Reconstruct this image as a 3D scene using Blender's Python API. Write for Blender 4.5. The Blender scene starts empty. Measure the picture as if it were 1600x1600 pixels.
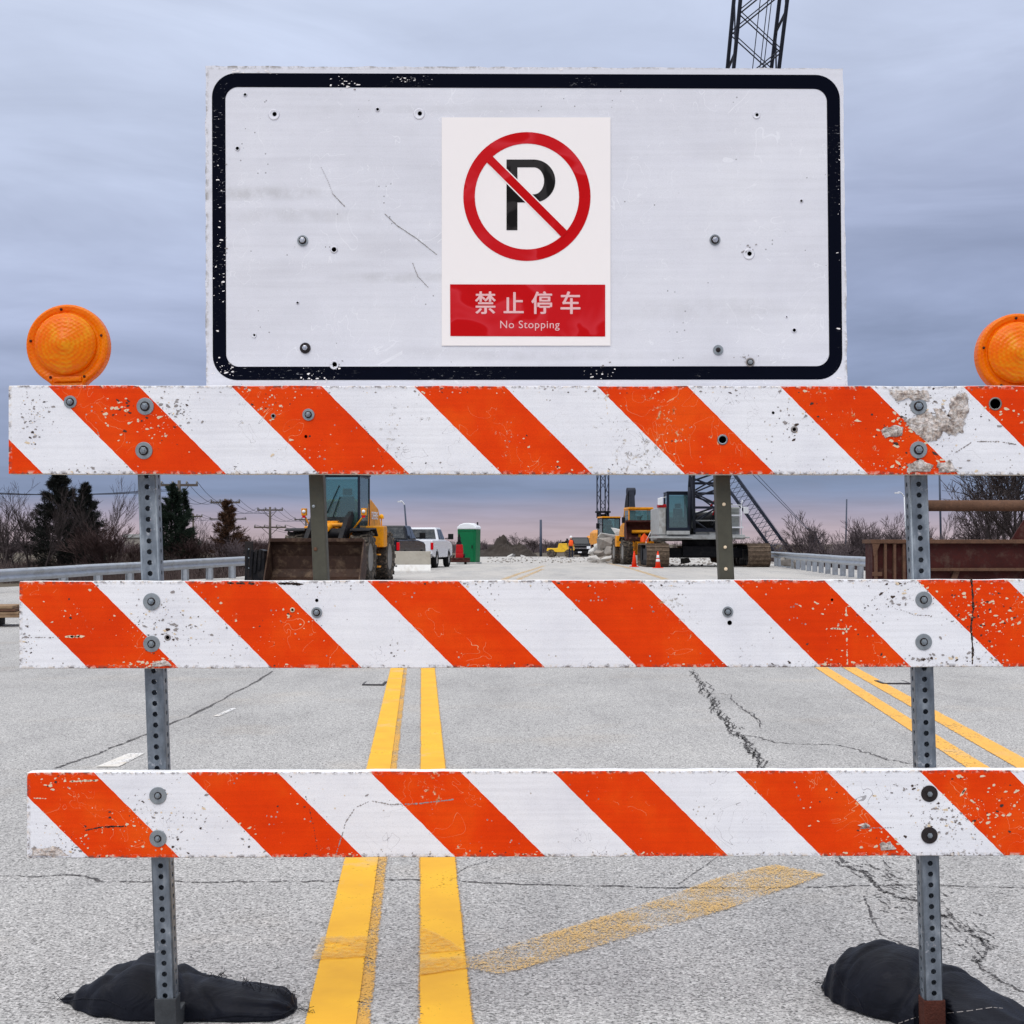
import bpy, bmesh, math, random
from mathutils import Vector, Matrix, noise
from mathutils.bvhtree import BVHTree
R = math.radians
SC = bpy.context.scene
COL = SC.collection
random.seed(7)
F, CX, HY, CH = 2300.0, 800.0, 850.0, 1.15     # focal length and horizon in photo pixels, camera height in metres

# ------------------------------------------------------------------ camera, sky, sun, exposure
cd = bpy.data.cameras.new('camera'); cam = bpy.data.objects.new('camera', cd); COL.objects.link(cam)
cam.location = (0, 0, CH); cam.rotation_euler = (R(90), 0, 0)
cd.sensor_width = 36; cd.lens = F / 1600 * 36; cd.shift_y = (HY - 800) / 1600
cd.clip_start = 0.05; cd.clip_end = 6000
SC.camera = cam
SC.view_settings.view_transform = 'Standard'; SC.view_settings.look = 'None'
SC.view_settings.exposure = 0.12; SC.view_settings.gamma = 1

def lin(*c):
    o = []
    for v in c[:3]:
        v /= 255.0
        o.append(v / 12.92 if v <= .04045 else ((v + .055) / 1.055) ** 2.4)
    return (o[0], o[1], o[2], 1)

class NT:
    """small wrapper for building node trees"""
    def __init__(s, tree): s.t = tree; s.n = tree.nodes; s.l = tree.links
    def new(s, k, **kw):
        n = s.n.new(k)
        for a, b in kw.items(): setattr(n, a, b)
        return n
    def put(s, sock, v):
        if hasattr(v, 'is_output') or isinstance(v, bpy.types.NodeSocket): s.l.new(v, sock)
        elif v is not None: sock.default_value = v
    def math(s, op, a, b=None, c=None, clamp=False):
        n = s.new('ShaderNodeMath', operation=op, use_clamp=clamp)
        s.put(n.inputs[0], a)
        if b is not None: s.put(n.inputs[1], b)
        if c is not None: s.put(n.inputs[2], c)
        return n.outputs[0]
    def mix(s, f, a, b, mode='MIX'):
        n = s.new('ShaderNodeMix', data_type='RGBA', blend_type=mode)
        s.put(n.inputs[0], f); s.put(n.inputs[6], a); s.put(n.inputs[7], b)
        return n.outputs[2]
    def noise(s, vec, scale, detail=2, rough=.5, dist=0):
        n = s.new('ShaderNodeTexNoise'); s.put(n.inputs['Vector'], vec)
        n.inputs['Scale'].default_value = scale; n.inputs['Detail'].default_value = detail
        n.inputs['Roughness'].default_value = rough; n.inputs['Distortion'].default_value = dist
        return n.outputs[0]
    def vor(s, vec, scale, feature='F1', out=0):
        n = s.new('ShaderNodeTexVoronoi', feature=feature); s.put(n.inputs['Vector'], vec)
        n.inputs['Scale'].default_value = scale
        return n.outputs[out]
    def ramp(s, f, stops, mode='LINEAR'):
        n = s.new('ShaderNodeValToRGB'); s.put(n.inputs[0], f); r = n.color_ramp; r.interpolation = mode
        while len(r.elements) < len(stops): r.elements.new(.5)
        for e, (p, c) in zip(r.elements, stops):
            e.position = p; e.color = c if hasattr(c, '__len__') else (c, c, c, 1)
        return n.outputs[0]
    def mapr(s, v, a, b, c=0, d=1):
        n = s.new('ShaderNodeMapRange'); s.put(n.inputs[0], v)
        for i, q in enumerate((a, b, c, d)): n.inputs[i + 1].default_value = q
        return n.outputs[0]
    def coord(s, k='Object'): return s.new('ShaderNodeTexCoord').outputs[k]
    def xyz(s, v):
        n = s.new('ShaderNodeSeparateXYZ'); s.put(n.inputs[0], v); return n.outputs
    def scale(s, v, k):
        n = s.new('ShaderNodeMapping'); s.put(n.inputs[0], v); n.inputs['Scale'].default_value = k
        return n.outputs[0]
    def bump(s, h, st=.3, d=.01):
        n = s.new('ShaderNodeBump'); s.put(n.inputs['Height'], h)
        n.inputs['Strength'].default_value = st; n.inputs['Distance'].default_value = d
        return n.outputs[0]

W = bpy.data.worlds.new('World'); SC.world = W; W.use_nodes = True
SUN_EL, SUN_AZ = 52, 200                        # high, behind the camera and a little to its left
def build_world():
    t = NT(W.node_tree); t.n.clear()
    out = t.new('ShaderNodeOutputWorld'); bg = t.new('ShaderNodeBackground')
    sky = t.new('ShaderNodeTexSky', sky_type='NISHITA'); sky.sun_disc = False
    sky.sun_elevation = R(SUN_EL); sky.sun_rotation = R(SUN_AZ)
    d = t.coord('Generated'); x, y, z = t.xyz(d)
    # overcast deck: colours by height above the horizon, broken by stretched cloud noise
    zz = t.math('ADD', t.math('ABSOLUTE', z), .05)
    px = t.math('DIVIDE', x, zz); py = t.math('DIVIDE', y, zz)
    cv = t.new('ShaderNodeCombineXYZ'); t.put(cv.inputs[0], px); t.put(cv.inputs[1], py)
    n1 = t.noise(cv.outputs[0], .75, 5, .55, .4)
    sv = t.scale(d, (2.2, 2.2, 9)); n2 = t.noise(sv, 1.7, 6, .58, .7)
    nn = t.math('ADD', t.math('MULTIPLY', n1, .5), t.math('MULTIPLY', n2, .5))
    warp = t.math('ADD', t.math('ADD', z, t.math('MULTIPLY', x, -.12)), t.math('MULTIPLY', t.math('SUBTRACT', nn, .5), .14))
    low = t.math('ADD', z, t.math('MULTIPLY', t.math('SUBTRACT', n2, .5), .012))
    wf = t.mapr(z, .03, .10)
    h = t.new('ShaderNodeMix', data_type='FLOAT'); t.put(h.inputs[0], wf); t.put(h.inputs[2], low); t.put(h.inputs[3], warp)
    col = t.ramp(h.outputs[0], [
        (0.0, lin(184, 166, 172)), (.010, lin(178, 163, 174)), (.021, lin(160, 154, 175)), (.034, lin(122, 137, 170)),
        (.09, lin(136, 148, 180)), (.14, lin(152, 163, 194)), (.19, lin(168, 178, 207)), (.27, lin(188, 198, 223)),
        (.36, lin(197, 207, 230)), (.5, (.70, .76, .86, 1)), (.75, (1.35, 1.36, 1.4, 1)), (1, (1.6, 1.6, 1.63, 1))])
    cl = t.mix(.8, col, t.ramp(nn, [(.36, .82), (.5, 1.0), (.64, 1.17)]), 'MULTIPLY')
    below = t.mapr(z, -.01, 0); cl = t.mix(below, (.16, .155, .15, 1), cl)
    sk = t.mix(1, sky.outputs[0], (.10, .10, .10, 1), 'MULTIPLY')
    t.put(bg.inputs[0], t.mix(.93, sk, cl)); bg.inputs[1].default_value = 1.0
    t.l.new(bg.outputs[0], out.inputs[0])
build_world()
sl = bpy.data.lights.new('sun', 'SUN'); sl.energy = 1.1; sl.angle = R(40); sl.color = (1, .965, .92)
sun = bpy.data.objects.new('sun', sl); COL.objects.link(sun)
az, el = R(SUN_AZ), R(SUN_EL)
sd = Vector((math.sin(az) * math.cos(el), math.cos(az) * math.cos(el), math.sin(el)))
sun.rotation_euler = sd.to_track_quat('Z', 'Y').to_euler()

# ------------------------------------------------------------------ placing helpers
def S(x, y, Y): return Vector(((x - CX) * Y / F, Y, CH - (y - HY) * Y / F))
def G(x, y, z=0.0):
    Y = (CH - z) * F / (y - HY); return Vector(((x - CX) * Y / F, Y, z))
def tag(o, label=None, cat=None, group=None, kind=None):
    if label: o['label'] = label
    if cat: o['category'] = cat
    if group: o['group'] = group
    if kind: o['kind'] = kind
    return o
def thing(name, label, cat, loc=(0, 0, 0), rz=0, group=None):
    o = bpy.data.objects.new(name, None); COL.objects.link(o); o.location = loc; o.rotation_euler = (0, 0, rz)
    o.empty_display_size = .1
    return tag(o, label, cat, group)
def copy_tree(o, parent=None):
    c = o.copy(); COL.objects.link(c); c.parent = parent
    for ch in list(o.children): copy_tree(ch, c)
    return c

class B:
    """collects shapes, build() links them as ONE mesh object"""
    def __init__(s): s.bm = bmesh.new(); s.mi = 0
    def face(s, pts, mi=None):
        vs = [s.bm.verts.new(p) for p in pts]
        try: f = s.bm.faces.new(vs)
        except ValueError: return None
        f.material_index = s.mi if mi is None else mi
        return f
    def hull8(s, p, mi=None):
        v = [s.bm.verts.new(q) for q in p]
        for f in ((0, 3, 2, 1), (4, 5, 6, 7), (0, 1, 5, 4), (1, 2, 6, 5), (2, 3, 7, 6), (3, 0, 4, 7)):
            q = s.bm.faces.new([v[i] for i in f]); q.material_index = s.mi if mi is None else mi
        return s
    def box(s, x0, x1, y0, y1, z0, z1, mi=None, rot=None):
        p = [Vector(q) for q in ((x0, y0, z0), (x1, y0, z0), (x1, y1, z0), (x0, y1, z0), (x0, y0, z1), (x1, y0, z1), (x1, y1, z1), (x0, y1, z1))]
        if rot is not None:
            c = Vector(((x0 + x1) / 2, (y0 + y1) / 2, (z0 + z1) / 2)); p = [c + rot @ (q - c) for q in p]
        return s.hull8(p, mi)
    def cyl(s, p0, p1, r0, r1=None, n=12, cap=True, mi=None, smooth=True):
        p0, p1 = Vector(p0), Vector(p1); r1 = r0 if r1 is None else r1
        d = (p1 - p0)
        if d.length < 1e-7: return s
        q = d.to_track_quat('Z', 'Y'); a, b = [], []
        for i in range(n):
            t = 2 * math.pi * i / n; u = q @ Vector((math.cos(t), math.sin(t), 0))
            a.append(s.bm.verts.new(p0 + u * r0)); b.append(s.bm.verts.new(p1 + u * r1))
        m = s.mi if mi is None else mi
        for i in range(n):
            f = s.bm.faces.new((a[i], a[(i + 1) % n], b[(i + 1) % n], b[i])); f.material_index = m; f.smooth = smooth and n > 5
        if cap:
            if r0 > 1e-6: s.bm.faces.new(a[::-1]).material_index = m
            if r1 > 1e-6: s.bm.faces.new(b).material_index = m
        return s
    def tube(s, pts, r, n=6, mi=None):
        for a, b in zip(pts, pts[1:]): s.cyl(a, b, r, r, n, mi=mi)
        return s
    def lathe(s, prof, c=(0, 0, 0), axis='Z', n=24, mi=None, smooth=True):
        """prof: (radius, height) list"""
        c = Vector(c); rings = []
        for r, h in prof:
            ring = []
            for i in range(n):
                t = 2 * math.pi * i / n; a, b = r * math.cos(t), r * math.sin(t)
                v = {'Z': (a, b, h), 'Y': (a, h, b), 'X': (h, a, b)}[axis]
                ring.append(s.bm.verts.new(c + Vector(v)))
            rings.append(ring)
        m = s.mi if mi is None else mi
        for p, q in zip(rings, rings[1:]):
            for i in range(n):
                f = s.bm.faces.new((p[i], p[(i + 1) % n], q[(i + 1) % n], q[i])); f.material_index = m; f.smooth = smooth
        for ring, pr in ((rings[0], prof[0]), (rings[-1], prof[-1])):
            if pr[0] > 1e-5:
                try: s.bm.faces.new(ring).material_index = m
                except ValueError: pass
        return s
    def prism(s, pts, axis, a, b, mi=None):
        """pts 2D outline; axis X: (y,z); Y: (x,z); Z: (x,y); extruded from a to b"""
        def P(p, t): return {'X': (t, p[0], p[1]), 'Y': (p[0], t, p[1]), 'Z': (p[0], p[1], t)}[axis]
        va = [s.bm.verts.new(P(p, a)) for p in pts]; vb = [s.bm.verts.new(P(p, b)) for p in pts]
        m = s.mi if mi is None else mi; n = len(pts)
        s.bm.faces.new(va[::-1]).material_index = m; s.bm.faces.new(vb).material_index = m
        for i in range(n): s.bm.faces.new((va[i], va[(i + 1) % n], vb[(i + 1) % n], vb[i])).material_index = m
        return s
    def build(s, name, mats, parent=None, bevel=0, smooth=False, seg=2, origin=None, weld=False):
        if weld: bmesh.ops.remove_doubles(s.bm, verts=s.bm.verts, dist=1e-5)
        if origin is not None: bmesh.ops.translate(s.bm, verts=s.bm.verts, vec=-Vector(origin))
        bmesh.ops.recalc_face_normals(s.bm, faces=s.bm.faces)
        me = bpy.data.meshes.new(name); s.bm.to_mesh(me); s.bm.free()
        if not isinstance(mats, (list, tuple)): mats = [mats]
        for m in mats: me.materials.append(m)
        if smooth:
            for p in me.polygons: p.use_smooth = True
        o = bpy.data.objects.new(name, me); COL.objects.link(o)
        if origin is not None: o.location = origin
        if parent: o.parent = parent
        if bevel:
            md = o.modifiers.new('bevel', 'BEVEL'); md.width = bevel; md.segments = seg; md.limit_method = 'ANGLE'; md.angle_limit = R(40)
        return o

# ------------------------------------------------------------------ materials
M = {}
def mat(name, fn):
    m = bpy.data.materials.new(name); m.use_nodes = True
    t = NT(m.node_tree); b = t.n['Principled BSDF']; fn(t, b); M[name] = m; return m
def plain(name, c, rough=.5, metal=0, var=.25, scale=3, bump=0, dirt=None, dirtamt=.5, spec=.22):
    """a base colour broken by two sizes of noise, patches of dirt, uneven gloss"""
    def fn(t, b):
        o = t.coord(); n = t.noise(o, scale, 5, .6); n2 = t.noise(o, scale * 7, 3, .6)
        v = t.math('ADD', t.math('MULTIPLY', n, .6), t.math('MULTIPLY', n2, .4))
        k = t.mapr(v, .3, .7, 1 - var, 1 + var * .6)
        col = t.mix(1, c, k, 'MULTIPLY')
        if dirt:
            dm = t.mapr(t.noise(o, scale * 1.7, 6, .7), .5, .66, 0, dirtamt); col = t.mix(dm, col, dirt)
        t.put(b.inputs['Base Color'], col)
        t.put(b.inputs['Roughness'], t.mapr(n2, .3, .7, max(.02, rough - .1), min(1, rough + .12)))
        b.inputs['Metallic'].default_value = metal; b.inputs['Specular IOR Level'].default_value = spec
        if bump: t.put(b.inputs['Normal'], t.bump(n2, bump, .02))
    return mat(name, fn)

def m_board(t, b):
    o = t.coord(); g = t.coord('Generated'); x, y, z = t.xyz(o); gx, gy, gz = t.xyz(g)
    rnd = t.new('ShaderNodeObjectInfo').outputs['Random']
    off = t.new('ShaderNodeVectorMath', operation='ADD'); t.put(off.inputs[0], o)
    cb = t.new('ShaderNodeCombineXYZ'); t.put(cb.inputs[0], t.math('MULTIPLY', rnd, 37)); t.put(off.inputs[1], cb.outputs[0])
    p = off.outputs[0]
    wob = t.math('MULTIPLY', t.math('SUBTRACT', t.noise(p, 55, 3), .5), .004)
    s = t.math('FRACT', t.math('ADD', t.math('DIVIDE', t.math('ADD', t.math('ADD', x, z), wob), .4243), 10))
    orange_m = t.math('LESS_THAN', s, .494)
    orange = t.ramp(t.noise(p, 5, 4, .6), [(.3, lin(222, 55, 0)), (.5, lin(234, 64, 0)), (.7, lin(242, 84, 10))])
    # horizontal faint streaks in the sheeting
    st = t.noise(t.scale(p, (3, 3, 120)), 1, 3)
    white = t.ramp(t.noise(p, 6, 5, .6), [(.3, (.80, .80, .84, 1)), (.5, (.87, .87, .90, 1)), (.75, (.92, .92, .94, 1))])
    col = t.mix(orange_m, white, orange)
    col = t.mix(.5, col, t.ramp(st, [(.3, .88), (.6, 1.04)]), 'MULTIPLY')
    hexn = t.vor(p, 260, 'DISTANCE_TO_EDGE')
    col = t.mix(.5, col, t.ramp(hexn, [(0, .82), (.12, 1.03)]), 'MULTIPLY')
    # grey scuffs
    cl = t.noise(p, 4.2, 3, .6)
    clus = t.mapr(cl, .50, .66)
    sc = t.mapr(t.math('MULTIPLY', t.noise(p, 60, 6, .8, .4), t.math('ADD', .80, t.math('MULTIPLY', clus, .32))), .60, .65)
    scc = t.ramp(t.noise(p, 90, 3), [(.35, (.12, .10, .09, 1)), (.5, (.36, .33, .31, 1)), (.62, (.62, .55, .45, 1))])
    onor = t.ramp(t.noise(p, 110, 3), [(.35, (.16, .07, .03, 1)), (.47, (.62, .3, .1, 1)), (.58, (.85, .7, .5, 1))])
    col = t.mix(t.math('MULTIPLY', sc, .85), col, t.mix(orange_m, scc, onor))
    # fine specks
    sp = t.vor(p, 75); spm = t.math('MULTIPLY', t.math('LESS_THAN', sp, .16), t.math('GREATER_THAN', t.noise(p, 14, 2), .58))
    col = t.mix(t.math('MULTIPLY', spm, .8), col, scc)
    # scratches
    wv = t.noise(t.scale(p, (1, 1, 1)), 9, 2, .5, 2.2)
    scr = t.math('MULTIPLY', t.math('LESS_THAN', t.math('ABSOLUTE', t.math('SUBTRACT', wv, .47)), .0018), t.math('GREATER_THAN', t.noise(p, 5, 2), .55))
    col = t.mix(t.math('MULTIPLY', scr, .7), col, t.mix(orange_m, (.25, .23, .24, 1), (.8, .55, .3, 1)))
    # worn grimy outer rim
    e = t.math('MINIMUM', gz, t.math('SUBTRACT', 1, gz)); ex = t.math('MINIMUM', gx, t.math('SUBTRACT', 1, gx))
    e2 = t.math('MINIMUM', e, t.math('MULTIPLY', ex, 12))
    em = t.math('MULTIPLY', t.mapr(e2, .006, .05, 1, 0), t.mapr(t.noise(p, 70, 4, .7), .45, .58))
    col = t.mix(em, col, t.mix(t.math('GREATER_THAN', t.noise(p, 60, 2), .52), (.10, .07, .06, 1), (.7, .6, .5, 1)))
    nz = t.new('ShaderNodeNewGeometry').outputs['Normal']; ny = t.math('ABSOLUTE', t.xyz(nz)[1])
    side = t.math('LESS_THAN', ny, .8)
    top = t.math('GREATER_THAN', t.xyz(nz)[2], .5)
    sidec = t.mix(top, t.mix(t.noise(p, 40, 3), (.42, .36, .28, 1), (.7, .66, .6, 1)), (.86, .86, .87, 1))
    col = t.mix(side, col, sidec)
    t.put(b.inputs['Base Color'], col); b.inputs['Roughness'].default_value = .5; b.inputs['Specular IOR Level'].default_value = .12
    h = t.math('ADD', t.math('MULTIPLY', sc, -.7), t.math('MULTIPLY', t.noise(p, 30, 3), .3))
    t.put(b.inputs['Normal'], t.bump(h, .35, .003))
mat('striped_sheeting', m_board)

def m_sign(t, b):
    p = t.coord()
    col = t.ramp(t.noise(p, 3, 5, .6), [(.3, (.72, .72, .77, 1)), (.5, (.77, .77, .82, 1)), (.7, (.81, .81, .85, 1))])
    col = t.mix(.25, col, t.ramp(t.noise(t.scale(p, (2.5, 2.5, 90)), 1, 4), [(.3, .86), (.62, 1.05)]), 'MULTIPLY'); col = t.mix(.4, col, t.ramp(t.noise(p, 5, 6, .7), [(.3, .92), (.55, 1.03)]), 'MULTIPLY')
    band = t.mapr(t.noise(t.scale(p, (1.3, 1, 14)), 1, 3), .58, .75, 0, .26); col = t.mix(band, col, (.42, .41, .44, 1))
    for i, sc in enumerate((5, 9)):
        wv = t.noise(t.scale(p, (1 + i * .5, 1, 1)), sc, 2, .5, 2.5)
        m = t.math('MULTIPLY', t.math('LESS_THAN', t.math('ABSOLUTE', t.math('SUBTRACT', wv, .5 - i * .05)), .0035), t.math('GREATER_THAN', t.noise(p, 6 + i * 3, 2), .53))
        col = t.mix(t.math('MULTIPLY', m, .75), col, (.88, .88, .92, 1))
    X_, Y_, Z_ = t.xyz(p)
    for cx_, cz_, wx_, wz_, k_ in ((-.60, .072, .20, .018, .40), (-.27, -.126, .16, .014, .30), (-.50, .02, .22, .02, .22), (.45, -.20, .25, .03, .15), (-.1, .27, .5, .012, .12), (.05, -.31, .5, .012, .15)):
        dd = t.math('ADD', t.math('POWER', t.math('DIVIDE', t.math('SUBTRACT', X_, cx_), wx_), 2.0), t.math('POWER', t.math('DIVIDE', t.math('SUBTRACT', Z_, cz_), wz_), 2.0))
        sm_ = t.math('MULTIPLY', t.mapr(dd, 0, 1.2, k_, 0), t.mapr(t.noise(p, 22, 4, .7), .3, .6)); col = t.mix(sm_, col, (.36, .35, .34, 1))
    sp = t.vor(p, 60); m = t.math('MULTIPLY', t.math('LESS_THAN', sp, .11), t.math('GREATER_THAN', t.noise(p, 9, 2), .6))
    col = t.mix(t.math('MULTIPLY', m, .7), col, (.2, .19, .2, 1))
    hexn = t.vor(p, 240, 'DISTANCE_TO_EDGE'); col = t.mix(.4, col, t.ramp(hexn, [(0, .88), (.12, 1.02)]), 'MULTIPLY')
    gx, gy, gz = t.xyz(t.coord('Generated'))
    e = t.math('MINIMUM', t.math('MULTIPLY', t.math('MINIMUM', gx, t.math('SUBTRACT', 1, gx)), 2), t.math('MINIMUM', gz, t.math('SUBTRACT', 1, gz)))
    em = t.math('MULTIPLY', t.mapr(e, .002, .014, 1, 0), t.mapr(t.noise(p, 55, 4, .7), .45, .58)); col = t.mix(em, col, (.33, .31, .29, 1))
    t.put(b.inputs['Base Color'], col); b.inputs['Roughness'].default_value = .5; b.inputs['Specular IOR Level'].default_value = .15
    t.put(b.inputs['Normal'], t.bump(t.noise(p, 7, 3), .25, .01))
mat('sign_sheeting', m_sign)
def m_black(t, b):
    p = t.coord(); v = t.noise(t.scale(p, (1, 1, 6)), 45, 4, .8)
    m = t.math('MULTIPLY', t.mapr(v, .62, .66), t.mapr(t.noise(p, 4, 2), .52, .6))
    col = t.mix(t.math('MULTIPLY', m, .8), (.003, .004, .010, 1), (.5, .5, .52, 1))
    t.put(b.inputs['Base Color'], col); b.inputs['Roughness'].default_value = .6; b.inputs['Specular IOR Level'].default_value = .02
mat('black_border', m_black)
def m_red(t, b):
    p = t.coord(); n = t.noise(p, 7, 2, .5, .8)
    t.put(b.inputs['Base Color'], t.ramp(n, [(.40, lin(196, 16, 20)), (.47, lin(200, 18, 24)), (.50, lin(210, 48, 56)), (.62, lin(202, 26, 32))]))
    b.inputs['Roughness'].default_value = .5; b.inputs['Specular IOR Level'].default_value = .05
mat('placard_red', m_red)
def m_pblack(t, b):
    n = t.noise(t.coord(), 14, 2, .5, .8); t.put(b.inputs['Base Color'], t.ramp(n, [(.45, (.012, .011, .011, 1)), (.52, (.035, .032, .032, 1))]))
    b.inputs['Roughness'].default_value = .5; b.inputs['Specular IOR Level'].default_value = .03
mat('placard_black', m_pblack)
plain('placard_white', (.97, .915, .89, 1), .5, var=.01, spec=.05)
plain('placard_pink', lin(240, 190, 190), .5, var=.08, scale=30)

def m_galv(t, b):
    p = t.coord(); n = t.noise(t.scale(p, (1, 1, .35)), 40, 4, .6); v = t.xyz(t.vor(p, 90, out=1))[0]
    col = t.mix(.25, t.ramp(n, [(.3, (.11, .13, .155, 1)), (.55, (.20, .23, .265, 1)), (.75, (.36, .40, .44, 1))]), t.ramp(v, [(0, .35), (1, .65)]), 'SOFT_LIGHT')
    col = t.mix(t.mapr(t.noise(p, 25, 5, .8), .6, .68, 0, .6), col, (.55, .56, .58, 1))
    t.put(b.inputs['Base Color'], col); b.inputs['Metallic'].default_value = .55
    t.put(b.inputs['Roughness'], t.mapr(n, .3, .7, .38, .6)); t.put(b.inputs['Normal'], t.bump(n, .15, .002))
mat('galvanized', m_galv)
plain('washer_steel', (.33, .36, .38, 1), .45, .6, .35, 60, .1)
plain('bolt_steel', (.30, .34, .37, 1), .32, .7, .3, 80)
plain('dark_steel', (.035, .028, .028, 1), .5, .2, .5, 60)
plain('sleeve_grey', (.075, .08, .085, 1), .5, .4, .35, 30)
plain('olive_steel', (.085, .082, .062, 1), .6, .1, .25, 14)
plain('rust_dark', (.075, .022, .014, 1), .8, 0, .5, 18, .3)
plain('rust', (.13, .068, .042, 1), .85, 0, .5, 4, .3, dirt=(.09, .05, .035, 1))
plain('rust_red', (.055, .011, .009, 1), .75, 0, .45, 2.5, .2, dirt=(.10, .06, .045, 1), dirtamt=.6)
plain('hole', (.004, .004, .005, 1), .9, var=.1)

def m_bag(t, b):
    p = t.coord(); n = t.noise(p, 12, 4, .6)
    w = t.math('ADD', t.math('MULTIPLY', t.math('SINE', t.math('MULTIPLY', t.xyz(p)[0], 2600)), .5), t.math('MULTIPLY', t.math('SINE', t.math('MULTIPLY', t.xyz(p)[2], 2600)), .5))
    dust = t.mapr(t.noise(p, 16, 6, .75), .60, .76, 0, .22)
    col = t.mix(dust, t.ramp(n, [(.3, (.005, .0058, .0095, 1)), (.7, (.011, .0125, .020, 1))]), (.07, .068, .07, 1))
    t.put(b.inputs['Base Color'], col); b.inputs['Roughness'].default_value = .5; b.inputs['Specular IOR Level'].default_value = .12
    h = t.math('ADD', t.math('MULTIPLY', t.noise(t.scale(p, (.6, 1, 1)), 15, 3, .5, 1.5), .7), t.math('MULTIPLY', w, .015))
    t.put(b.inputs['Normal'], t.bump(h, .5, .02))
mat('bag_fabric', m_bag)

def m_amber(dark):
    def fn(t, b):
        p = t.coord(); x, y, z = t.xyz(p)
        r = t.math('SQRT', t.math('ADD', t.math('MULTIPLY', x, x), t.math('MULTIPLY', z, z)))
        rings = t.math('SINE', t.math('MULTIPLY', r, 620)); grid = t.math('MULTIPLY', t.math('SINE', t.math('MULTIPLY', x, 420)), t.math('SINE', t.math('MULTIPLY', z, 640)))
        h = t.math('ADD', t.math('MULTIPLY', rings, .5), t.math('MULTIPLY', grid, .5))
        n = t.noise(p, 16, 4, .6, 1)
        v = t.math('ADD', t.math('MULTIPLY', h, .10), n)
        if dark: col = t.ramp(v, [(.3, lin(250, 122, 0)), (.7, lin(255, 158, 10))])
        else:
            cdist = t.math('SUBTRACT', 1, t.mapr(r, 0, .03)); v = t.math('ADD', v, t.math('MULTIPLY', cdist, .08))
            col = t.ramp(v, [(.3, lin(255, 124, 0)), (.5, lin(255, 148, 0)), (.68, lin(255, 184, 30))])
        t.put(b.inputs['Base Color'], col); b.inputs['Roughness'].default_value = .22
        b.inputs['Coat Weight'].default_value = .0; b.inputs['Specular IOR Level'].default_value = .3
        nb = t.bump(h, .28, .002); t.put(b.inputs['Normal'], nb)
        tr = t.new('ShaderNodeBsdfTranslucent'); t.put(tr.inputs[0], col); t.put(tr.inputs[1], nb)
        mx = t.new('ShaderNodeMixShader'); mx.inputs[0].default_value = .42
        o = t.n['Material Output']; t.l.new(b.outputs[0], mx.inputs[1]); t.l.new(tr.outputs[0], mx.inputs[2]); t.l.new(mx.outputs[0], o.inputs[0])
    return fn
mat('amber_lens', m_amber(False)); mat('amber_rim', m_amber(True))

def m_road(t, b):
    p = t.new('ShaderNodeNewGeometry').outputs['Position']
    big = t.noise(p, .35, 5, .6); mid = t.noise(t.scale(p, (1.2, .35, 1)), 2.2, 5, .65)
    a1 = t.noise(p, 125, 3, .75); a2 = t.vor(p, 150, out=1); gv = t.xyz(a2)[0]
    base = t.ramp(t.math('ADD', t.math('MULTIPLY', big, .5), t.math('MULTIPLY', mid, .5)), [(.32, (.34, .332, .325, 1)), (.5, (.435, .425, .415, 1)), (.7, (.50, .488, .472, 1))])
    agg = t.ramp(gv, [(0, .22), (.14, .5), (.3, .88), (.7, 1.05), (.93, 1.5)])
    col = t.mix(.85, base, agg, 'MULTIPLY')
    pits = t.mapr(a1, .36, .47, .85, 0); col = t.mix(pits, col, (.045, .042, .045, 1))
    brt = t.mapr(a1, .60, .70, 0, .7); col = t.mix(brt, col, (.72, .70, .69, 1))
    # stones with a pinkish or tan tint
    tint = t.mapr(t.noise(p, .9, 4, .6), .55, .72, 0, .35); col = t.mix(tint, col, t.mix(1, col, (1.12, 1.0, .86, 1), 'MULTIPLY'))
    # dark stains drawn out along the lanes
    sm = t.mapr(t.noise(t.scale(p, (.9, .16, 1)), 1.6, 6, .7, .3), .54, .76, 0, .36); col = t.mix(sm, col, (.2, .195, .2, 1))
    xx = t.xyz(p)[0]; wp = t.math('ADD', t.math('MULTIPLY', t.math('COSINE', t.math('MULTIPLY', t.math('ADD', xx, .2), 3.3)), .5), .5)
    wpm = t.math('MULTIPLY', t.math('POWER', wp, 2), t.mapr(t.noise(t.scale(p, (.7, .12, 1)), 1.3, 4, .6), .35, .65, 0, .16)); col = t.mix(wpm, col, (.16, .155, .155, 1))
    ol = t.vor(p, 1.1); om = t.math('MULTIPLY', t.mapr(ol, .05, .09, 1, 0), t.math('GREATER_THAN', t.noise(p, .8, 2), .52)); col = t.mix(t.math('MULTIPLY', om, .25), col, (.10, .095, .10, 1))
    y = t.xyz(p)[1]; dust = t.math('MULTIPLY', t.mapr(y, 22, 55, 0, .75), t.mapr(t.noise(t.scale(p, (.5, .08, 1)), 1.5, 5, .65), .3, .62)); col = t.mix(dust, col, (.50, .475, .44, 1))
    t.put(b.inputs['Base Color'], col); b.inputs['Roughness'].default_value = .9; b.inputs['Specular IOR Level'].default_value = .25
    t.put(b.inputs['Normal'], t.bump(t.math('ADD', t.math('MULTIPLY', a1, .6), t.math('MULTIPLY', gv, .4)), .55, .004))
mat('asphalt', m_road)
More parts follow.
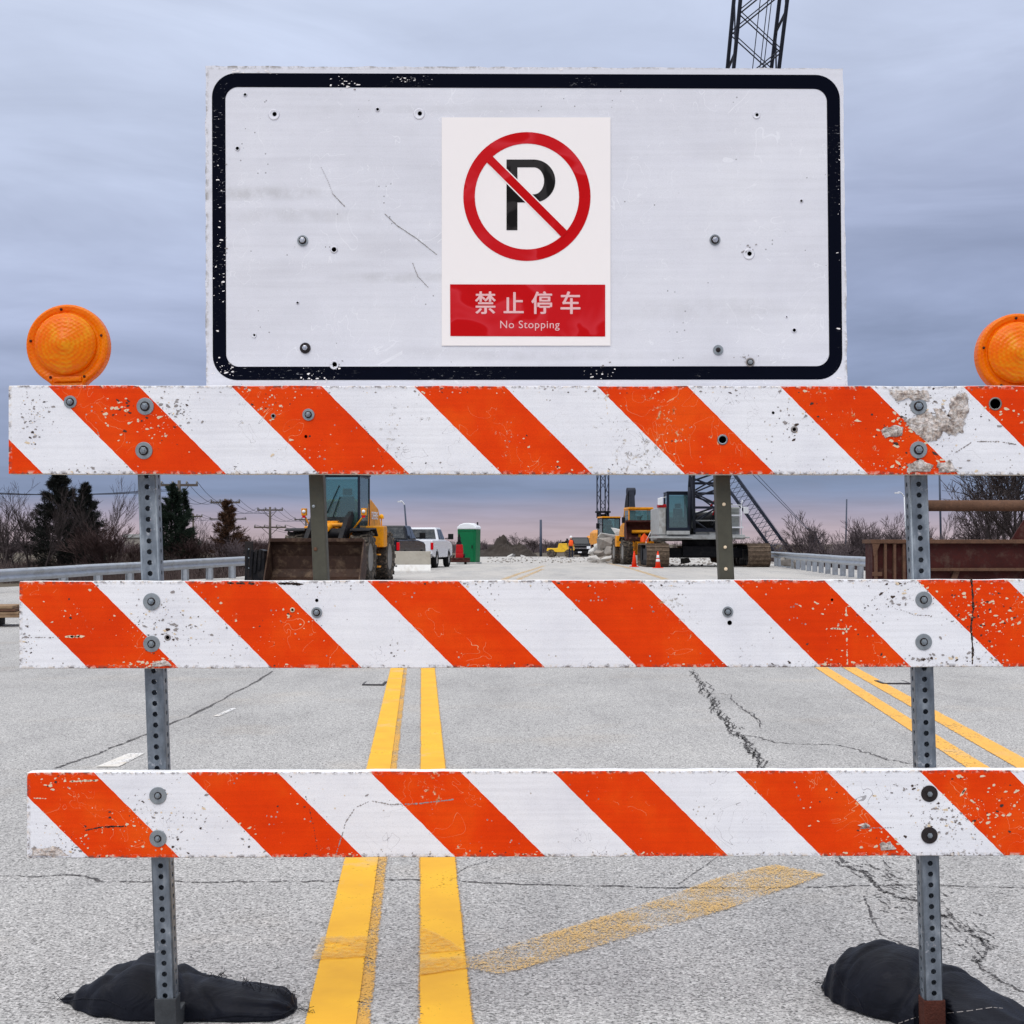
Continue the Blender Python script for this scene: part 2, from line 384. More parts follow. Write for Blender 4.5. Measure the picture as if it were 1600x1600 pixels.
def m_paint(c, wear, gs=85, soft=.03):
    def fn(t, b):
        p = t.new('ShaderNodeNewGeometry').outputs['Position']; uv = t.coord('UV'); u = t.xyz(uv)[0]
        e = t.math('MINIMUM', u, t.math('SUBTRACT', 1, u))
        n1 = t.noise(p, gs, 3, .75); n2 = t.noise(p, 3.5, 4, .6)
        edge = t.mapr(e, 0, .05, .15, 0)
        v = t.math('ADD', t.math('ADD', n1, t.math('MULTIPLY', t.math('SUBTRACT', n2, .5), .5)), t.math('MULTIPLY', edge, -1))
        keep = t.mapr(v, wear - soft, wear + soft)
        cc = t.mix(t.mapr(n2, .35, .7), c, t.mix(1, c, (.86, .8, .7, 1), 'MULTIPLY'))
        cc = t.mix(t.mapr(t.noise(p, 2.3, 5, .7), .58, .68, 0, .45), cc, (.55, .42, .24, 1))
        t.put(b.inputs['Base Color'], cc); b.inputs['Roughness'].default_value = .7
        t.put(b.inputs['Alpha'], keep); t.put(b.inputs['Normal'], t.bump(n1, .25, .003))
    return fn
mat('yellow_paint', m_paint(lin(236, 178, 12), .30)); mat('old_yellow_paint', m_paint(lin(222, 170, 70), .46, 150, .06))
mat('amber_paint', m_paint(lin(240, 180, 74), .38)); mat('white_paint', m_paint((.75, .75, .76, 1), .42))
mat('faint_paint', m_paint(lin(222, 184, 116), .52, 150, .06)); mat('worn_paint', m_paint(lin(226, 180, 84), .56, 50, .26))
def m_crack(t, b):
    p = t.new('ShaderNodeNewGeometry').outputs['Position']
    t.put(b.inputs['Base Color'], t.ramp(t.noise(p, 60, 3), [(.3, (.02, .019, .022, 1)), (.7, (.12, .11, .11, 1))])); b.inputs['Roughness'].default_value = 1
    t.put(b.inputs['Alpha'], t.mapr(t.noise(p, 70, 4, .8), .43, .52))
mat('crack', m_crack)
plain('soil', (.10, .082, .06, 1), .95, 0, .4, .15, 0, dirt=(.13, .10, .055, 1))
plain('brush_twig', (.085, .062, .058, 1), .9, 0, .4, .5)
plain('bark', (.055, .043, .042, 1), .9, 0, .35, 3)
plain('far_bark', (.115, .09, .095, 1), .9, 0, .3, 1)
plain('red_twig', (.065, .040, .038, 1), .9, 0, .4, 1)
plain('cedar_leaf', (.017, .019, .016, 1), .8, 0, .5, 2)
plain('cedar_leaf_green', (.018, .032, .020, 1), .8, 0, .5, 2)
plain('fir_leaf_brown', (.085, .042, .022, 1), .8, 0, .5, 2)
plain('machine_yellow', lin(232, 152, 18), .4, 0, .18, 2, 0, dirt=(.14, .09, .05, 1), dirtamt=.5)
plain('roller_yellow', lin(236, 188, 46), .45, 0, .15, 2, 0, dirt=(.2, .14, .06, 1), dirtamt=.4)
plain('machine_black', (.007, .007, .009, 1), .5, 0, .4, 3, 0, dirt=(.035, .03, .028, 1), dirtamt=.5, spec=.15)
plain('machine_grey', (.42, .43, .42, 1), .45, 0, .2, 2, 0, dirt=(.16, .13, .10, 1), dirtamt=.5)
plain('frame_navy', (.012, .018, .032, 1), .4, 0, .3, 3)
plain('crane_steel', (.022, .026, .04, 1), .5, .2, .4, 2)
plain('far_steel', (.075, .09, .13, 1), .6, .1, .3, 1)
plain('red_paint', lin(176, 22, 26), .45, 0, .2, 4)
plain('track_steel', (.12, .085, .06, 1), .85, .1, .5, 5, .4, dirt=(.26, .195, .135, 1), dirtamt=.8)
plain('tyre_rubber', (.05, .043, .036, 1), .85, 0, .4, 5, .3, dirt=(.24, .19, .14, 1), dirtamt=.85)
plain('clean_tyre', (.012, .012, .013, 1), .8, 0, .3, 5)
plain('bucket_rust', (.05, .026, .018, 1), .6, .2, .5, 1.6, .3, dirt=(.15, .10, .065, 1), dirtamt=.8)
plain('rim_metal', (.28, .27, .25, 1), .5, .4, .3, 5)
plain('truck_white', (.74, .76, .80, 1), .25, 0, .05, 2, 0, dirt=(.5, .46, .4, 1), dirtamt=.2)
plain('truck_black', (.006, .008, .014, 1), .25, 0, .3, 3, spec=.3)
plain('chrome', (.6, .6, .62, 1), .2, .9, .1, 4)
plain('dark_glass', (.012, .016, .02, 1), .08, 0, .2, 1, spec=.7)
plain('lamp_red', lin(200, 10, 24), .2, 0, .1, 5)
plain('lamp_clear', (.8, .82, .85, 1), .15, 0, .05, 5)
plain('lamp_amber', lin(255, 176, 20), .3, 0, .05, 5)
plain('concrete', (.42, .39, .33, 1), .9, 0, .2, 1.5, .2, dirt=(.24, .20, .15, 1), dirtamt=.4)
plain('concrete_white', (.74, .73, .70, 1), .8, 0, .15, 2, 0, dirt=(.4, .34, .26, 1), dirtamt=.4)
plain('rubble', (.30, .275, .25, 1), .95, 0, .35, 1.4, .6, dirt=(.13, .105, .085, 1), dirtamt=.7)
plain('rubble_light', (.56, .55, .53, 1), .95, 0, .25, 1.4, .5, dirt=(.3, .27, .24, 1))
plain('toilet_green', lin(8, 104, 62), .45, 0, .15, 2)
plain('toilet_roof', (.78, .80, .83, 1), .45, 0, .05, 2)
plain('cone_orange', lin(238, 60, 22), .5, 0, .12, 8)
plain('cone_white', (.8, .8, .8, 1), .5, 0, .1, 8)
plain('vest_orange', lin(255, 96, 40), .7, 0, .15, 8)
plain('helmet_white', (.8, .8, .8, 1), .35, 0, .05, 8)
plain('skin', lin(196, 140, 112), .6, 0, .1, 8)
plain('dark_cloth', (.018, .022, .04, 1), .9, 0, .3, 8)
plain('rail_steel', (.42, .45, .49, 1), .42, .5, .22, 2, 0, dirt=(.26, .25, .24, 1))
plain('wood_weathered', (.12, .10, .085, 1), .9, 0, .3, 3)
plain('lumber', (.30, .20, .12, 1), .85, 0, .35, 3, 0, dirt=(.10, .05, .03, 1))
plain('dark_post', (.022, .018, .018, 1), .8, 0, .3, 6)
plain('dirt_mound', (.05, .04, .034, 1), 1, 0, .5, .9, .6)
plain('panel_grille', (.30, .32, .30, 1), .5, .1, .2, 3)
def m_torn(t, b):
    p = t.coord(); n = t.noise(p, 60, 6, .75); m = t.noise(p, 140, 4, .7)
    col = t.ramp(n, [(.3, (.16, .12, .11, 1)), (.42, (.36, .32, .30, 1)), (.5, (.60, .57, .54, 1)), (.6, (.86, .85, .85, 1))])
    t.put(b.inputs['Base Color'], t.mix(t.mapr(m, .35, .65), col, t.mix(1, col, (1.1, .95, .85, 1), 'MULTIPLY'))); b.inputs['Roughness'].default_value = .9; b.inputs['Specular IOR Level'].default_value = .1
    e = t.xyz(t.coord('UV'))[0]
    t.put(b.inputs['Alpha'], t.mapr(t.math('ADD', e, t.math('MULTIPLY', t.math('SUBTRACT', t.noise(p, 130, 4, .7), .5), 2.2)), .30, .48)); t.put(b.inputs['Normal'], t.bump(t.math('ADD', n, m), 1, .006))
mat('torn_sheeting', m_torn)
plain('chip_pale', (.82, .66, .46, 1), .8, 0, .35, 200)
plain('chip_grey', (.34, .31, .30, 1), .8, 0, .45, 200)
plain('chip_dark', (.07, .045, .035, 1), .8, 0, .45, 200)
def m_glass(t, b):
    g = t.new('ShaderNodeBsdfGlossy'); g.inputs['Roughness'].default_value = .05; g.inputs[0].default_value = (.8, .9, .9, 1)
    tr = t.new('ShaderNodeBsdfTransparent'); tr.inputs[0].default_value = (.62, .85, .85, 1)
    df = t.new('ShaderNodeBsdfDiffuse'); df.inputs[0].default_value = (.16, .30, .32, 1)
    fr = t.new('ShaderNodeFresnel'); fr.inputs[0].default_value = 1.45
    m1 = t.new('ShaderNodeMixShader'); m1.inputs[0].default_value = .22; t.l.new(tr.outputs[0], m1.inputs[1]); t.l.new(df.outputs[0], m1.inputs[2])
    m2 = t.new('ShaderNodeMixShader'); t.put(m2.inputs[0], t.math('ADD', fr.outputs[0], .06)); t.l.new(m1.outputs[0], m2.inputs[1]); t.l.new(g.outputs[0], m2.inputs[2])
    t.l.new(m2.outputs[0], t.n['Material Output'].inputs[0])
mat('teal_glass', m_glass)
# ------------------------------------------------------------------ ground
def th(x, y):
    z = -.30
    k = max(0, min(1, (x - 16 - max(0, (60 - y)) * .3) / 10)) * max(0, min(1, (y - 70) / 30)) * max(0, min(1, (330 - y) / 60))
    z -= 3.2 * k
    return z + .12 * noise.noise(Vector((x * .1, y * .1, 0)))
b = B(); xs = [-3000, -1200, -500, -250, -120] + list(range(-70, 121, 5)) + [160, 250, 500, 1200, 3000]
ys = [-300, -60] + list(range(-20, 401, 10)) + [500, 700, 1200, 2500, 5000]
gv = [[b.bm.verts.new((x, y, th(x, y))) for x in xs] for y in ys]
for j in range(len(ys) - 1):
    for i in range(len(xs) - 1): b.bm.faces.new((gv[j][i], gv[j][i + 1], gv[j + 1][i + 1], gv[j + 1][i]))
tag(b.build('ground', M['soil'], smooth=True), kind='structure')
b = B()
b.prism([(-30, -12), (40, -12), (19, 30), (14.6, 46), (15.8, 78), (19, 132), (1.5, 134), (-4, 132), (-9, 80), (-9.6, 50), (-16, 33)], 'Z', -.6, 0)
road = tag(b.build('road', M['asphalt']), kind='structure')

def strip(b, pts, ws, uvs=None, z=.004):
    """flat ribbon along ground points with widths; u runs across"""
    uv = b.bm.loops.layers.uv.verify(); n = len(pts); rows = []
    for i, p in enumerate(pts):
        d = (Vector(pts[min(i + 1, n - 1)]) - Vector(pts[max(i - 1, 0)])); d.z = 0
        s = Vector((d.y, -d.x, 0)).normalized(); w = ws[i] if hasattr(ws, '__len__') else ws
        rows.append((b.bm.verts.new(Vector((p[0], p[1], z)) - s * w / 2), b.bm.verts.new(Vector((p[0], p[1], z)) + s * w / 2)))
    for (a0, a1), (c0, c1) in zip(rows, rows[1:]):
        f = b.bm.faces.new((a0, a1, c1, c0))
        for l, u in zip(f.loops, ((0, 0), (1, 0), (1, 1), (0, 1))): l[uv].uv = u
def marking(name, pts, ws, m, z=.004):
    b = B(); strip(b, pts, ws, z=z); return b.build(name, M[m], road)
Lx = lambda Y: -.426 - .0622 * (Y - 3.53)
Rx = lambda Y: -.158 - .0615 * (Y - 3.53)
ysm = [1.5, 4, 7, 12, 20, 30]
marking('lane_line', [(Lx(Y) + .016, Y, 0) for Y in ysm], .142, 'old_yellow_paint', .004)
marking('lane_line', [(Lx(Y) - .008, Y, 0) for Y in ysm], .122, 'yellow_paint', .008)
marking('lane_line', [(Rx(Y), Y, 0) for Y in ysm], .137, 'old_yellow_paint', .004)
marking('lane_line', [(Rx(Y), Y, 0) for Y in ysm], .125, 'yellow_paint', .008)
def rl(o): return [(2.43 + o - .06, 6.6, 0), (2.43 + o, 7.56, 0), (2.62 + o, 10.5, 0), (2.89 + o, 13.56, 0), (3.5 + o, 22, 0), (4.6 + o, 40, 0)]
def rl2(p, q): a, c = G(*p), G(*q); d = (c - a); return [a - d * .5, a, a + d * .5, c, c + d * 2]
marking('lane_line', rl2((1528, 1200), (1286, 1045)), .12, 'amber_paint')
marking('lane_line', rl2((1604, 1198), (1330, 1045)), .13, 'amber_paint')
marking('lane_line', [G(770, 915), G(788, 905), G(812, 896), G(836, 889), G(850, 884)], .22, 'faint_paint')
marking('lane_line', [G(800, 912), G(815, 903), G(832, 896), G(848, 889)], .2, 'faint_paint')
marking('lane_line', [G(1040, 905), G(985, 888), G(950, 880)], .25, 'faint_paint')
def quadm(name, pts, m, z=.004):
    b = B(); uv = b.bm.loops.layers.uv.verify(); f = b.face([Vector((p.x, p.y, z)) for p in pts])
    for l, u in zip(f.loops, ((0.02, 0), (1, 0), (1, 1), (0.02, 1))): l[uv].uv = u
    return b.build(name, M[m], road)
b = B(); lo = [(770, 1528), (812, 1519), (960, 1474), (1110, 1430), (1210, 1392), (1262, 1372)]; up = [(726, 1508), (745, 1492), (900, 1446), (1050, 1400), (1165, 1362), (1240, 1348)]
strip(b, [(G(*p) + G(*q)) / 2 for p, q in zip(lo, up)], [(G(*p) - G(*q)).length * .95 for p, q in zip(lo, up)], z=.004)
b.build('lane_line', M['faint_paint'], road)
quadm('worn_patch', [G(486, 1506), G(578, 1500), G(584, 1468), G(502, 1470)], 'worn_paint', .012)
quadm('worn_patch', [G(656, 1530), G(735, 1518), G(738, 1500), G(656, 1504)], 'worn_paint', .012)
quadm('worn_patch', [G(655, 1496), G(727, 1490), G(690, 1468), G(656, 1452)], 'worn_paint', .012)
quadm('white_dash', [G(333, 1120), G(342, 1120), G(372, 1107), G(362, 1107)], 'white_paint')
quadm('white_dash', [G(150, 1199), G(186, 1199), G(228, 1177), G(200, 1178)], 'white_paint')
quadm('white_dash', [G(4, 979), G(18, 979), G(30, 974), G(16, 974)], 'white_paint')
for x, y in ((585, 1069), (1395, 1067)):
    b = B(); p = G(x, y); w = .09 if x < 700 else .12
    b.prism([(p.x - w, p.y - .12), (p.x + w, p.y - .14), (p.x + w, p.y + .16), (p.x - w, p.y + .14)], 'Z', .003, .009)
    b.prism([(p.x - w * .8, p.y - .1), (p.x + w * .8, p.y - .1), (p.x + w * .8, p.y + .12), (p.x - w * .8, p.y + .12)], 'Z', .009, .012, mi=1)
    b.build('drain_cover', [M['dark_steel'], M['asphalt']], road)

def crack(b, pts, w, jit=.012, seg=14, z=.002):
    P = []
    for a, c in zip(pts, pts[1:]):
        for k in range(seg): P.append(a.lerp(c, k / seg))
    P.append(pts[-1]); Q = []; off = 0
    sc = (pts[0].y + pts[-1].y) * .5 / 5
    for i, p in enumerate(P):
        off = off * .75 + random.uniform(-jit, jit) * max(1, sc)
        Q.append((p.x + off * .6, p.y + off * 1.3 + random.uniform(-jit, jit) * .7, 0))
    strip(b, Q, [max(.0008, w * random.uniform(.25, 1.5)) for _ in Q], z=z)
GP = lambda l: [G(*p) for p in l]
b = B()
crack(b, GP([(-60, 1366), (50, 1370), (110, 1367), (165, 1377), (240, 1378), (360, 1377), (480, 1378), (560, 1376), (700, 1375), (720, 1377), (900, 1385), (1100, 1388), (1300, 1385), (1380, 1382), (1450, 1383), (1660, 1388)]), .014, .006)
crack(b, GP([(90, 1200), (140, 1182), (200, 1160), (300, 1118), (430, 1048)]), .022, .01)
crack(b, GP([(1083, 1046), (1105, 1085), (1130, 1122), (1160, 1160), (1196, 1202), (1250, 1270), (1330, 1345)]), .014, .02, 24)
crack(b, GP([(1085, 1060), (1107, 1090), (1132, 1125), (1158, 1162), (1190, 1202)]), .012, .03, 24)
crack(b, GP([(1088, 1052), (1110, 1084), (1138, 1126), (1166, 1164), (1200, 1204)]), .012, .035, 24)
crack(b, GP([(1095, 1082), (1140, 1086), (1155, 1100), (1172, 1114), (1192, 1138)]), .012, .012)
crack(b, GP([(1150, 1150), (1190, 1153), (1215, 1160), (1290, 1164), (1340, 1172), (1372, 1183), (1420, 1195)]), .018, .012)
crack(b, GP([(1155, 1105), (1170, 1110), (1192, 1133)]), .008, .01)
crack(b, GP([(1300, 1345), (1345, 1362), (1372, 1385), (1400, 1402), (1440, 1410), (1480, 1432)]), .014, .012, 24)
crack(b, GP([(1480, 1425), (1500, 1448), (1528, 1465), (1545, 1482), (1533, 1500), (1520, 1500)]), .013, .008)
crack(b, GP([(1520, 1500), (1545, 1520), (1580, 1540), (1620, 1560)]), .009, .006)
crack(b, GP([(1350, 1400), (1365, 1440), (1380, 1460), (1410, 1475), (1450, 1480)]), .007, .008)
crack(b, GP([(1440, 1382), (1500, 1390), (1560, 1396), (1580, 1400)]), .004, .004)
crack(b, GP([(1060, 1382), (1120, 1340), (1140, 1330)]), .003, .004); crack(b, GP([(700, 1374), (730, 1355), (765, 1345)]), .004, .004)
# alligator cracking where two long cracks meet
for k in range(120):
    cx = 1330 + 210 * random.random() ** 1.1; cy = 1345 + (cx - 1330) * .62 + random.gauss(0, 20)
    if cy < 1342: continue
    a = random.uniform(-.5, 1.2); l = random.uniform(6, 26)
    crack(b, GP([(cx, cy), (cx + l * math.cos(a), cy + l * .5 * math.sin(a) + l * .15)]), random.uniform(.003, .009), .006, 5)
for k in range(55):
    t = random.random(); cx = 1083 + 113 * t + random.gauss(0, 4); cy = 1046 + 156 * t
    crack(b, GP([(cx, cy), (cx + random.uniform(-8, 8), cy + random.uniform(2, 7))]), .010, .008, 4)
crack(b, GP([(1085, 1050), (1105, 1085), (1130, 1122), (1160, 1160), (1196, 1202)]), .008, .02, 20)
b.build('crack', M['crack'], road)

# ------------------------------------------------------------------ the barricade
YB, YP = 3.412, 3.45
bar = thing('barricade', 'three-rail orange and white striped road barricade on perforated steel posts', 'barricade', (0, YP, 0))
def child(o, parent):
    o.parent = parent; o.matrix_parent_inverse = Matrix.Translation(-Vector(parent.location)); return o
def stripe_is_orange(u): return (u / .4243) % 1 < .494
boards = [((13, 600), (1640, 605), (1640, 742), (13, 741), (78, 606)),
          ((30, 908), (1657, 905), (1657, 1042), (30, 1045), (292, 912)),
          ((42, 1207), (1669, 1202), (1669, 1337), (42, 1341), (295, 1210))]
frames = []
for tl, tr, br, bl, ref in boards:
    o = S(*ref, YB); a = [S(*q, YB) for q in (bl, br, tr, tl)]
    # local axes lie along the board
    ex = (a[1] - a[0]).normalized(); ang = math.atan2(ex.z, ex.x)
    h = ((a[3] - a[0]).length + (a[2] - a[1]).length) / 2
    q = Matrix.Rotation(-ang, 4, 'Y'); qi = q.inverted()
    lo = qi @ (a[0] - o); hi = qi @ (a[2] - o)
    b = B(); n = 60; x0, x1, z0, z1 = lo.x, hi.x, lo.z, lo.z + h
    # front and back outline with a slightly chewed top and bottom edge
    top = [(x0 + (x1 - x0) * i / n, z1 + random.uniform(-.0012, .0006)) for i in range(n + 1)]
    bot = [(x0 + (x1 - x0) * i / n, z0 + random.uniform(-.0004, .0008)) for i in range(n + 1)]
    V = [[b.bm.verts.new((x, y, z)) for (x, z) in row] for y, row in ((0, bot), (0, top), (.036, top), (.036, bot))]
    for r in range(4):
        p, s = V[r], V[(r + 1) % 4]
        for i in range(n): b.bm.faces.new((p[i], p[i + 1], s[i + 1], s[i]))
    b.bm.faces.new([V[r][0] for r in range(4)]); b.bm.faces.new([V[r][n] for r in range(4)])
    ob = b.build('rail_board', M['striped_sheeting'], bevel=.0022)
    ob.location = o; ob.rotation_euler = (0, -ang, 0); child(ob, bar); frames.append((o, q, qi, z0, z1, x0, x1))
# chips and scars, laid thin on the face of each board
def blob(b, x, z, r, asp, rot, mi, y=-.0004):
    n = random.randint(5, 9); pts = []
    for i in range(n):
        t = 2 * math.pi * i / n; rr = r * random.uniform(.45, 1.2); u, v = rr * math.cos(t) * asp, rr * math.sin(t)
        pts.append((x + u * math.cos(rot) - v * math.sin(rot), y, z + u * math.sin(rot) + v * math.cos(rot)))
    b.face(pts, mi)
clusters = [  # board, px, py, spread x, spread y, count, size(px)
    (0, 205, 655, 60, 35, 60, 3), (0, 260, 640, 45, 30, 55, 3), (0, 50, 655, 30, 40, 45, 3), (0, 1425, 660, 60, 35, 110, 3.5), (0, 1470, 650, 40, 35, 110, 4),
    (0, 1240, 655, 40, 30, 30, 3), (0, 420, 640, 30, 25, 18, 2.5), (0, 480, 700, 60, 25, 25, 2.5), (0, 810, 690, 40, 10, 8, 3), (0, 1440, 728, 60, 8, 50, 3), (0, 1560, 640, 40, 20, 14, 3),
    (0, 900, 730, 500, 8, 60, 2), (0, 800, 613, 600, 4, 70, 2), (0, 100, 735, 60, 5, 20, 2.5), (0, 1060, 690, 30, 14, 12, 2.5),
    (1, 250, 970, 50, 45, 60, 3), (1, 120, 960, 70, 30, 20, 2.5), (1, 40, 1000, 8, 40, 22, 2.5), (1, 1330, 980, 60, 45, 34, 3), (1, 1540, 960, 60, 45, 120, 3), (1, 1410, 930, 50, 22, 45, 3), (1, 1480, 1030, 80, 9, 55, 3),
    (1, 480, 965, 40, 28, 26, 2.5), (1, 240, 1036, 40, 7, 26, 3), (1, 340, 985, 40, 30, 20, 2.5), (1, 800, 915, 650, 4, 80, 2), (1, 800, 1038, 650, 4, 40, 2), (1, 615, 1020, 8, 6, 6, 3), (1, 1300, 1035, 60, 5, 24, 2.5),
    (2, 240, 1290, 80, 45, 60, 3), (2, 90, 1220, 40, 10, 26, 3), (2, 90, 1330, 60, 7, 50, 3), (2, 1480, 1280, 60, 30, 100, 3), (2, 1560, 1260, 50, 35, 60, 3), (2, 1400, 1240, 50, 25, 22, 2.5), (2, 1380, 1310, 45, 18, 26, 3), (2, 1280, 1260, 30, 30, 10, 3),
    (2, 800, 1334, 650, 4, 110, 2), (2, 500, 1250, 60, 20, 12, 2), (2, 390, 1300, 20, 20, 12, 2.5), (2, 1500, 1215, 40, 8, 14, 3)]
px2m = YB / F
for bi in range(3):
    o, q, qi, z0, z1, x0, x1 = frames[bi]; b = B()
    def put(px, py, r, asp=1.3, rot=None, mi=None, y=-.0004):
        l = qi @ (S(px, py, YB) - o)
        if not (z0 + .004 < l.z < z1 - .003 and x0 + .004 < l.x < x1 - .004): return
        org = stripe_is_orange(l.x + l.z)
        if mi is None: mi = random.choice((0, 0, 0, 2)) if org else random.choice((1, 1, 1, 2, 0))
        blob(b, l.x, l.z, r * px2m, asp, random.uniform(-.6, .6) if rot is None else rot, mi, y)
    for c in clusters:
        if c[0] != bi: continue
        for k in range(int(c[5] * 1.1)):
            put(random.gauss(c[1], c[3] * .55), random.gauss(c[2], c[4] * .55), c[6] * .8 * random.uniform(.1, 1) ** 2.2 + .3, random.uniform(1, 2.2), y=-random.uniform(.0003, .0008))
    for cx_, cy_, sx_, sy_, n_ in {0: [(55, 655, 26, 34, 90), (270, 650, 40, 30, 90), (1470, 650, 55, 36, 160), (1250, 660, 30, 26, 40), (430, 630, 30, 16, 30), (1330, 725, 80, 10, 50)],
            1: [(250, 975, 50, 40, 150), (1400, 940, 60, 26, 110), (1540, 970, 50, 40, 110), (45, 1015, 14, 20, 30), (400, 1000, 30, 30, 30)], 2: [(250, 1270, 60, 40, 110), (80, 1315, 35, 20, 110), (1480, 1285, 50, 34, 170), (1390, 1240, 50, 24, 60)]}[bi]:
        for k in range(n_): put(random.gauss(cx_, sx_ * .7), random.gauss(cy_, sy_ * .7), .25 + .9 * random.random() ** 2, random.uniform(1, 1.8), y=-random.uniform(.0003, .0008))
    def line(pts, w, mi, br=.15):
        for (xa, ya), (xb, yb) in zip(pts, pts[1:]):
            n = max(2, int(math.hypot(xb - xa, yb - ya) / 4))
            for k in range(n):
                if random.random() < br: continue
                t = k / n; put(xa + (xb - xa) * t, ya + (yb - ya) * t, w * random.uniform(.5, 1.1), 2.2, -math.atan2(yb - ya, xb - xa), mi)
    if bi == 0:
        line([(1495, 706), (1520, 690), (1560, 690), (1590, 695)], 1.6, 1); line([(560, 650), (600, 720)], .7, 2, .4); line([(945, 612), (950, 650)], 1, 0, .3)
    if bi == 1:
        line([(1518, 909), (1521, 950), (1517, 982), (1520, 1015), (1519, 1040)], 2.2, 2, .02); line([(32, 996), (95, 996)], 1.4, 1, .1)
        line([(105, 995), (130, 994)], 3, 0, 0); line([(1300, 982), (1345, 984)], 1.8, 0, .2); line([(1322, 950), (1324, 1040)], 1.5, 0, .5); line([(1408, 953), (1430, 961), (1455, 962)], 1, 1, .1)
        line([(440, 912), (475, 913)], 3, 2, .1); line([(355, 911), (400, 912)], 2.5, 2, .2)
    if bi == 2:
        line([(583, 1252), (610, 1257), (650, 1256), (710, 1249)], 1.5, 1, .1); line([(575, 1253), (555, 1262), (540, 1285), (533, 1310), (524, 1338)], 1.3, 1, .15)
        line([(135, 1297), (160, 1292), (200, 1291)], 1.8, 2, .05); line([(112, 1221), (155, 1219)], 2.6, 0, .1); line([(478, 1245), (490, 1290), (496, 1330)], .8, 2, .3)
        line([(1345, 1294), (1400, 1293)], 1.4, 1, .1); line([(1397, 1226), (1420, 1234)], 1.4, 1, .1); line([(50, 1247), (75, 1248)], 1.3, 0, .2); line([(1503, 1240), (1510, 1230)], 2.2, 0, 0)
    ob = b.build('chipped_paint', [M['chip_pale'], M['chip_grey'], M['chip_dark']]); ob.location = o; ob.rotation_euler = (0, -math.asin((q @ Vector((1, 0, 0))).z), 0)
    child(ob, bar)
# torn sheeting near the right end of the top board
def scar(pts, name='torn_patch'):
    b = B(); c = sum((S(x, y, YB) for x, y in pts), Vector()) / len(pts); ring = []
    P = []
    for (xa, ya), (xb, yb) in zip(pts, pts[1:] + pts[:1]):
        for k in range(3): t = k / 3; P.append((xa + (xb - xa) * t + random.uniform(-1.6, 1.6), ya + (yb - ya) * t + random.uniform(-1.6, 1.6)))
    outer = [b.bm.verts.new(S(x, y, YB) + Vector((0, -.0006, 0))) for x, y in P]
    inner = [b.bm.verts.new(c.lerp(S(x, y, YB), .72) + Vector((random.uniform(-.001, .001), -.0012 - random.random() * .003, random.uniform(-.001, .001)))) for x, y in P]
    inn2 = [b.bm.verts.new(c.lerp(S(x, y, YB), .35) + Vector((0, -.001 - random.random() * .004, 0))) for x, y in P]
    n = len(P)
    for A_, C_ in ((outer, inner), (inner, inn2)):
        for i in range(n): b.bm.faces.new((A_[i], A_[(i + 1) % n], C_[(i + 1) % n], C_[i]))
    b.bm.faces.new(inn2); uv = b.bm.loops.layers.uv.verify(); so = set(outer)
    for f in b.bm.faces:
        for l in f.loops: l[uv].uv = (0, 0) if l.vert in so else (1, 1)
    child(b.build(name, M['torn_sheeting']), bar)
scar([(1435, 646), (1452, 640), (1466, 652), (1478, 668), (1474, 684), (1460, 692), (1446, 690), (1432, 680), (1418, 668), (1408, 656)])
scar([(1484, 624), (1496, 612), (1512, 612), (1516, 640), (1506, 662), (1490, 666), (1480, 648)])
scar([(1456, 636), (1470, 638), (1482, 652), (1494, 658), (1510, 656), (1508, 676), (1488, 684), (1466, 672)])
scar([(1384, 607), (1420, 608), (1450, 608), (1456, 628), (1430, 628), (1418, 622), (1398, 630)])
scar([(1376, 672), (1396, 664), (1414, 668), (1410, 682), (1380, 686)]); scar([(1416, 726), (1440, 716), (1460, 728), (1456, 739), (1414, 739)]); scar([(1462, 722), (1484, 718), (1500, 738), (1466, 739)])
scar([(1340, 1290), (1350, 1284), (1362, 1290), (1352, 1296)]); scar([(1372, 1316), (1392, 1314), (1400, 1326), (1376, 1330)]); scar([(238, 1034), (262, 1030), (270, 1042), (236, 1042)])
scar([(50, 1325), (90, 1322), (110, 1338), (48, 1338)])

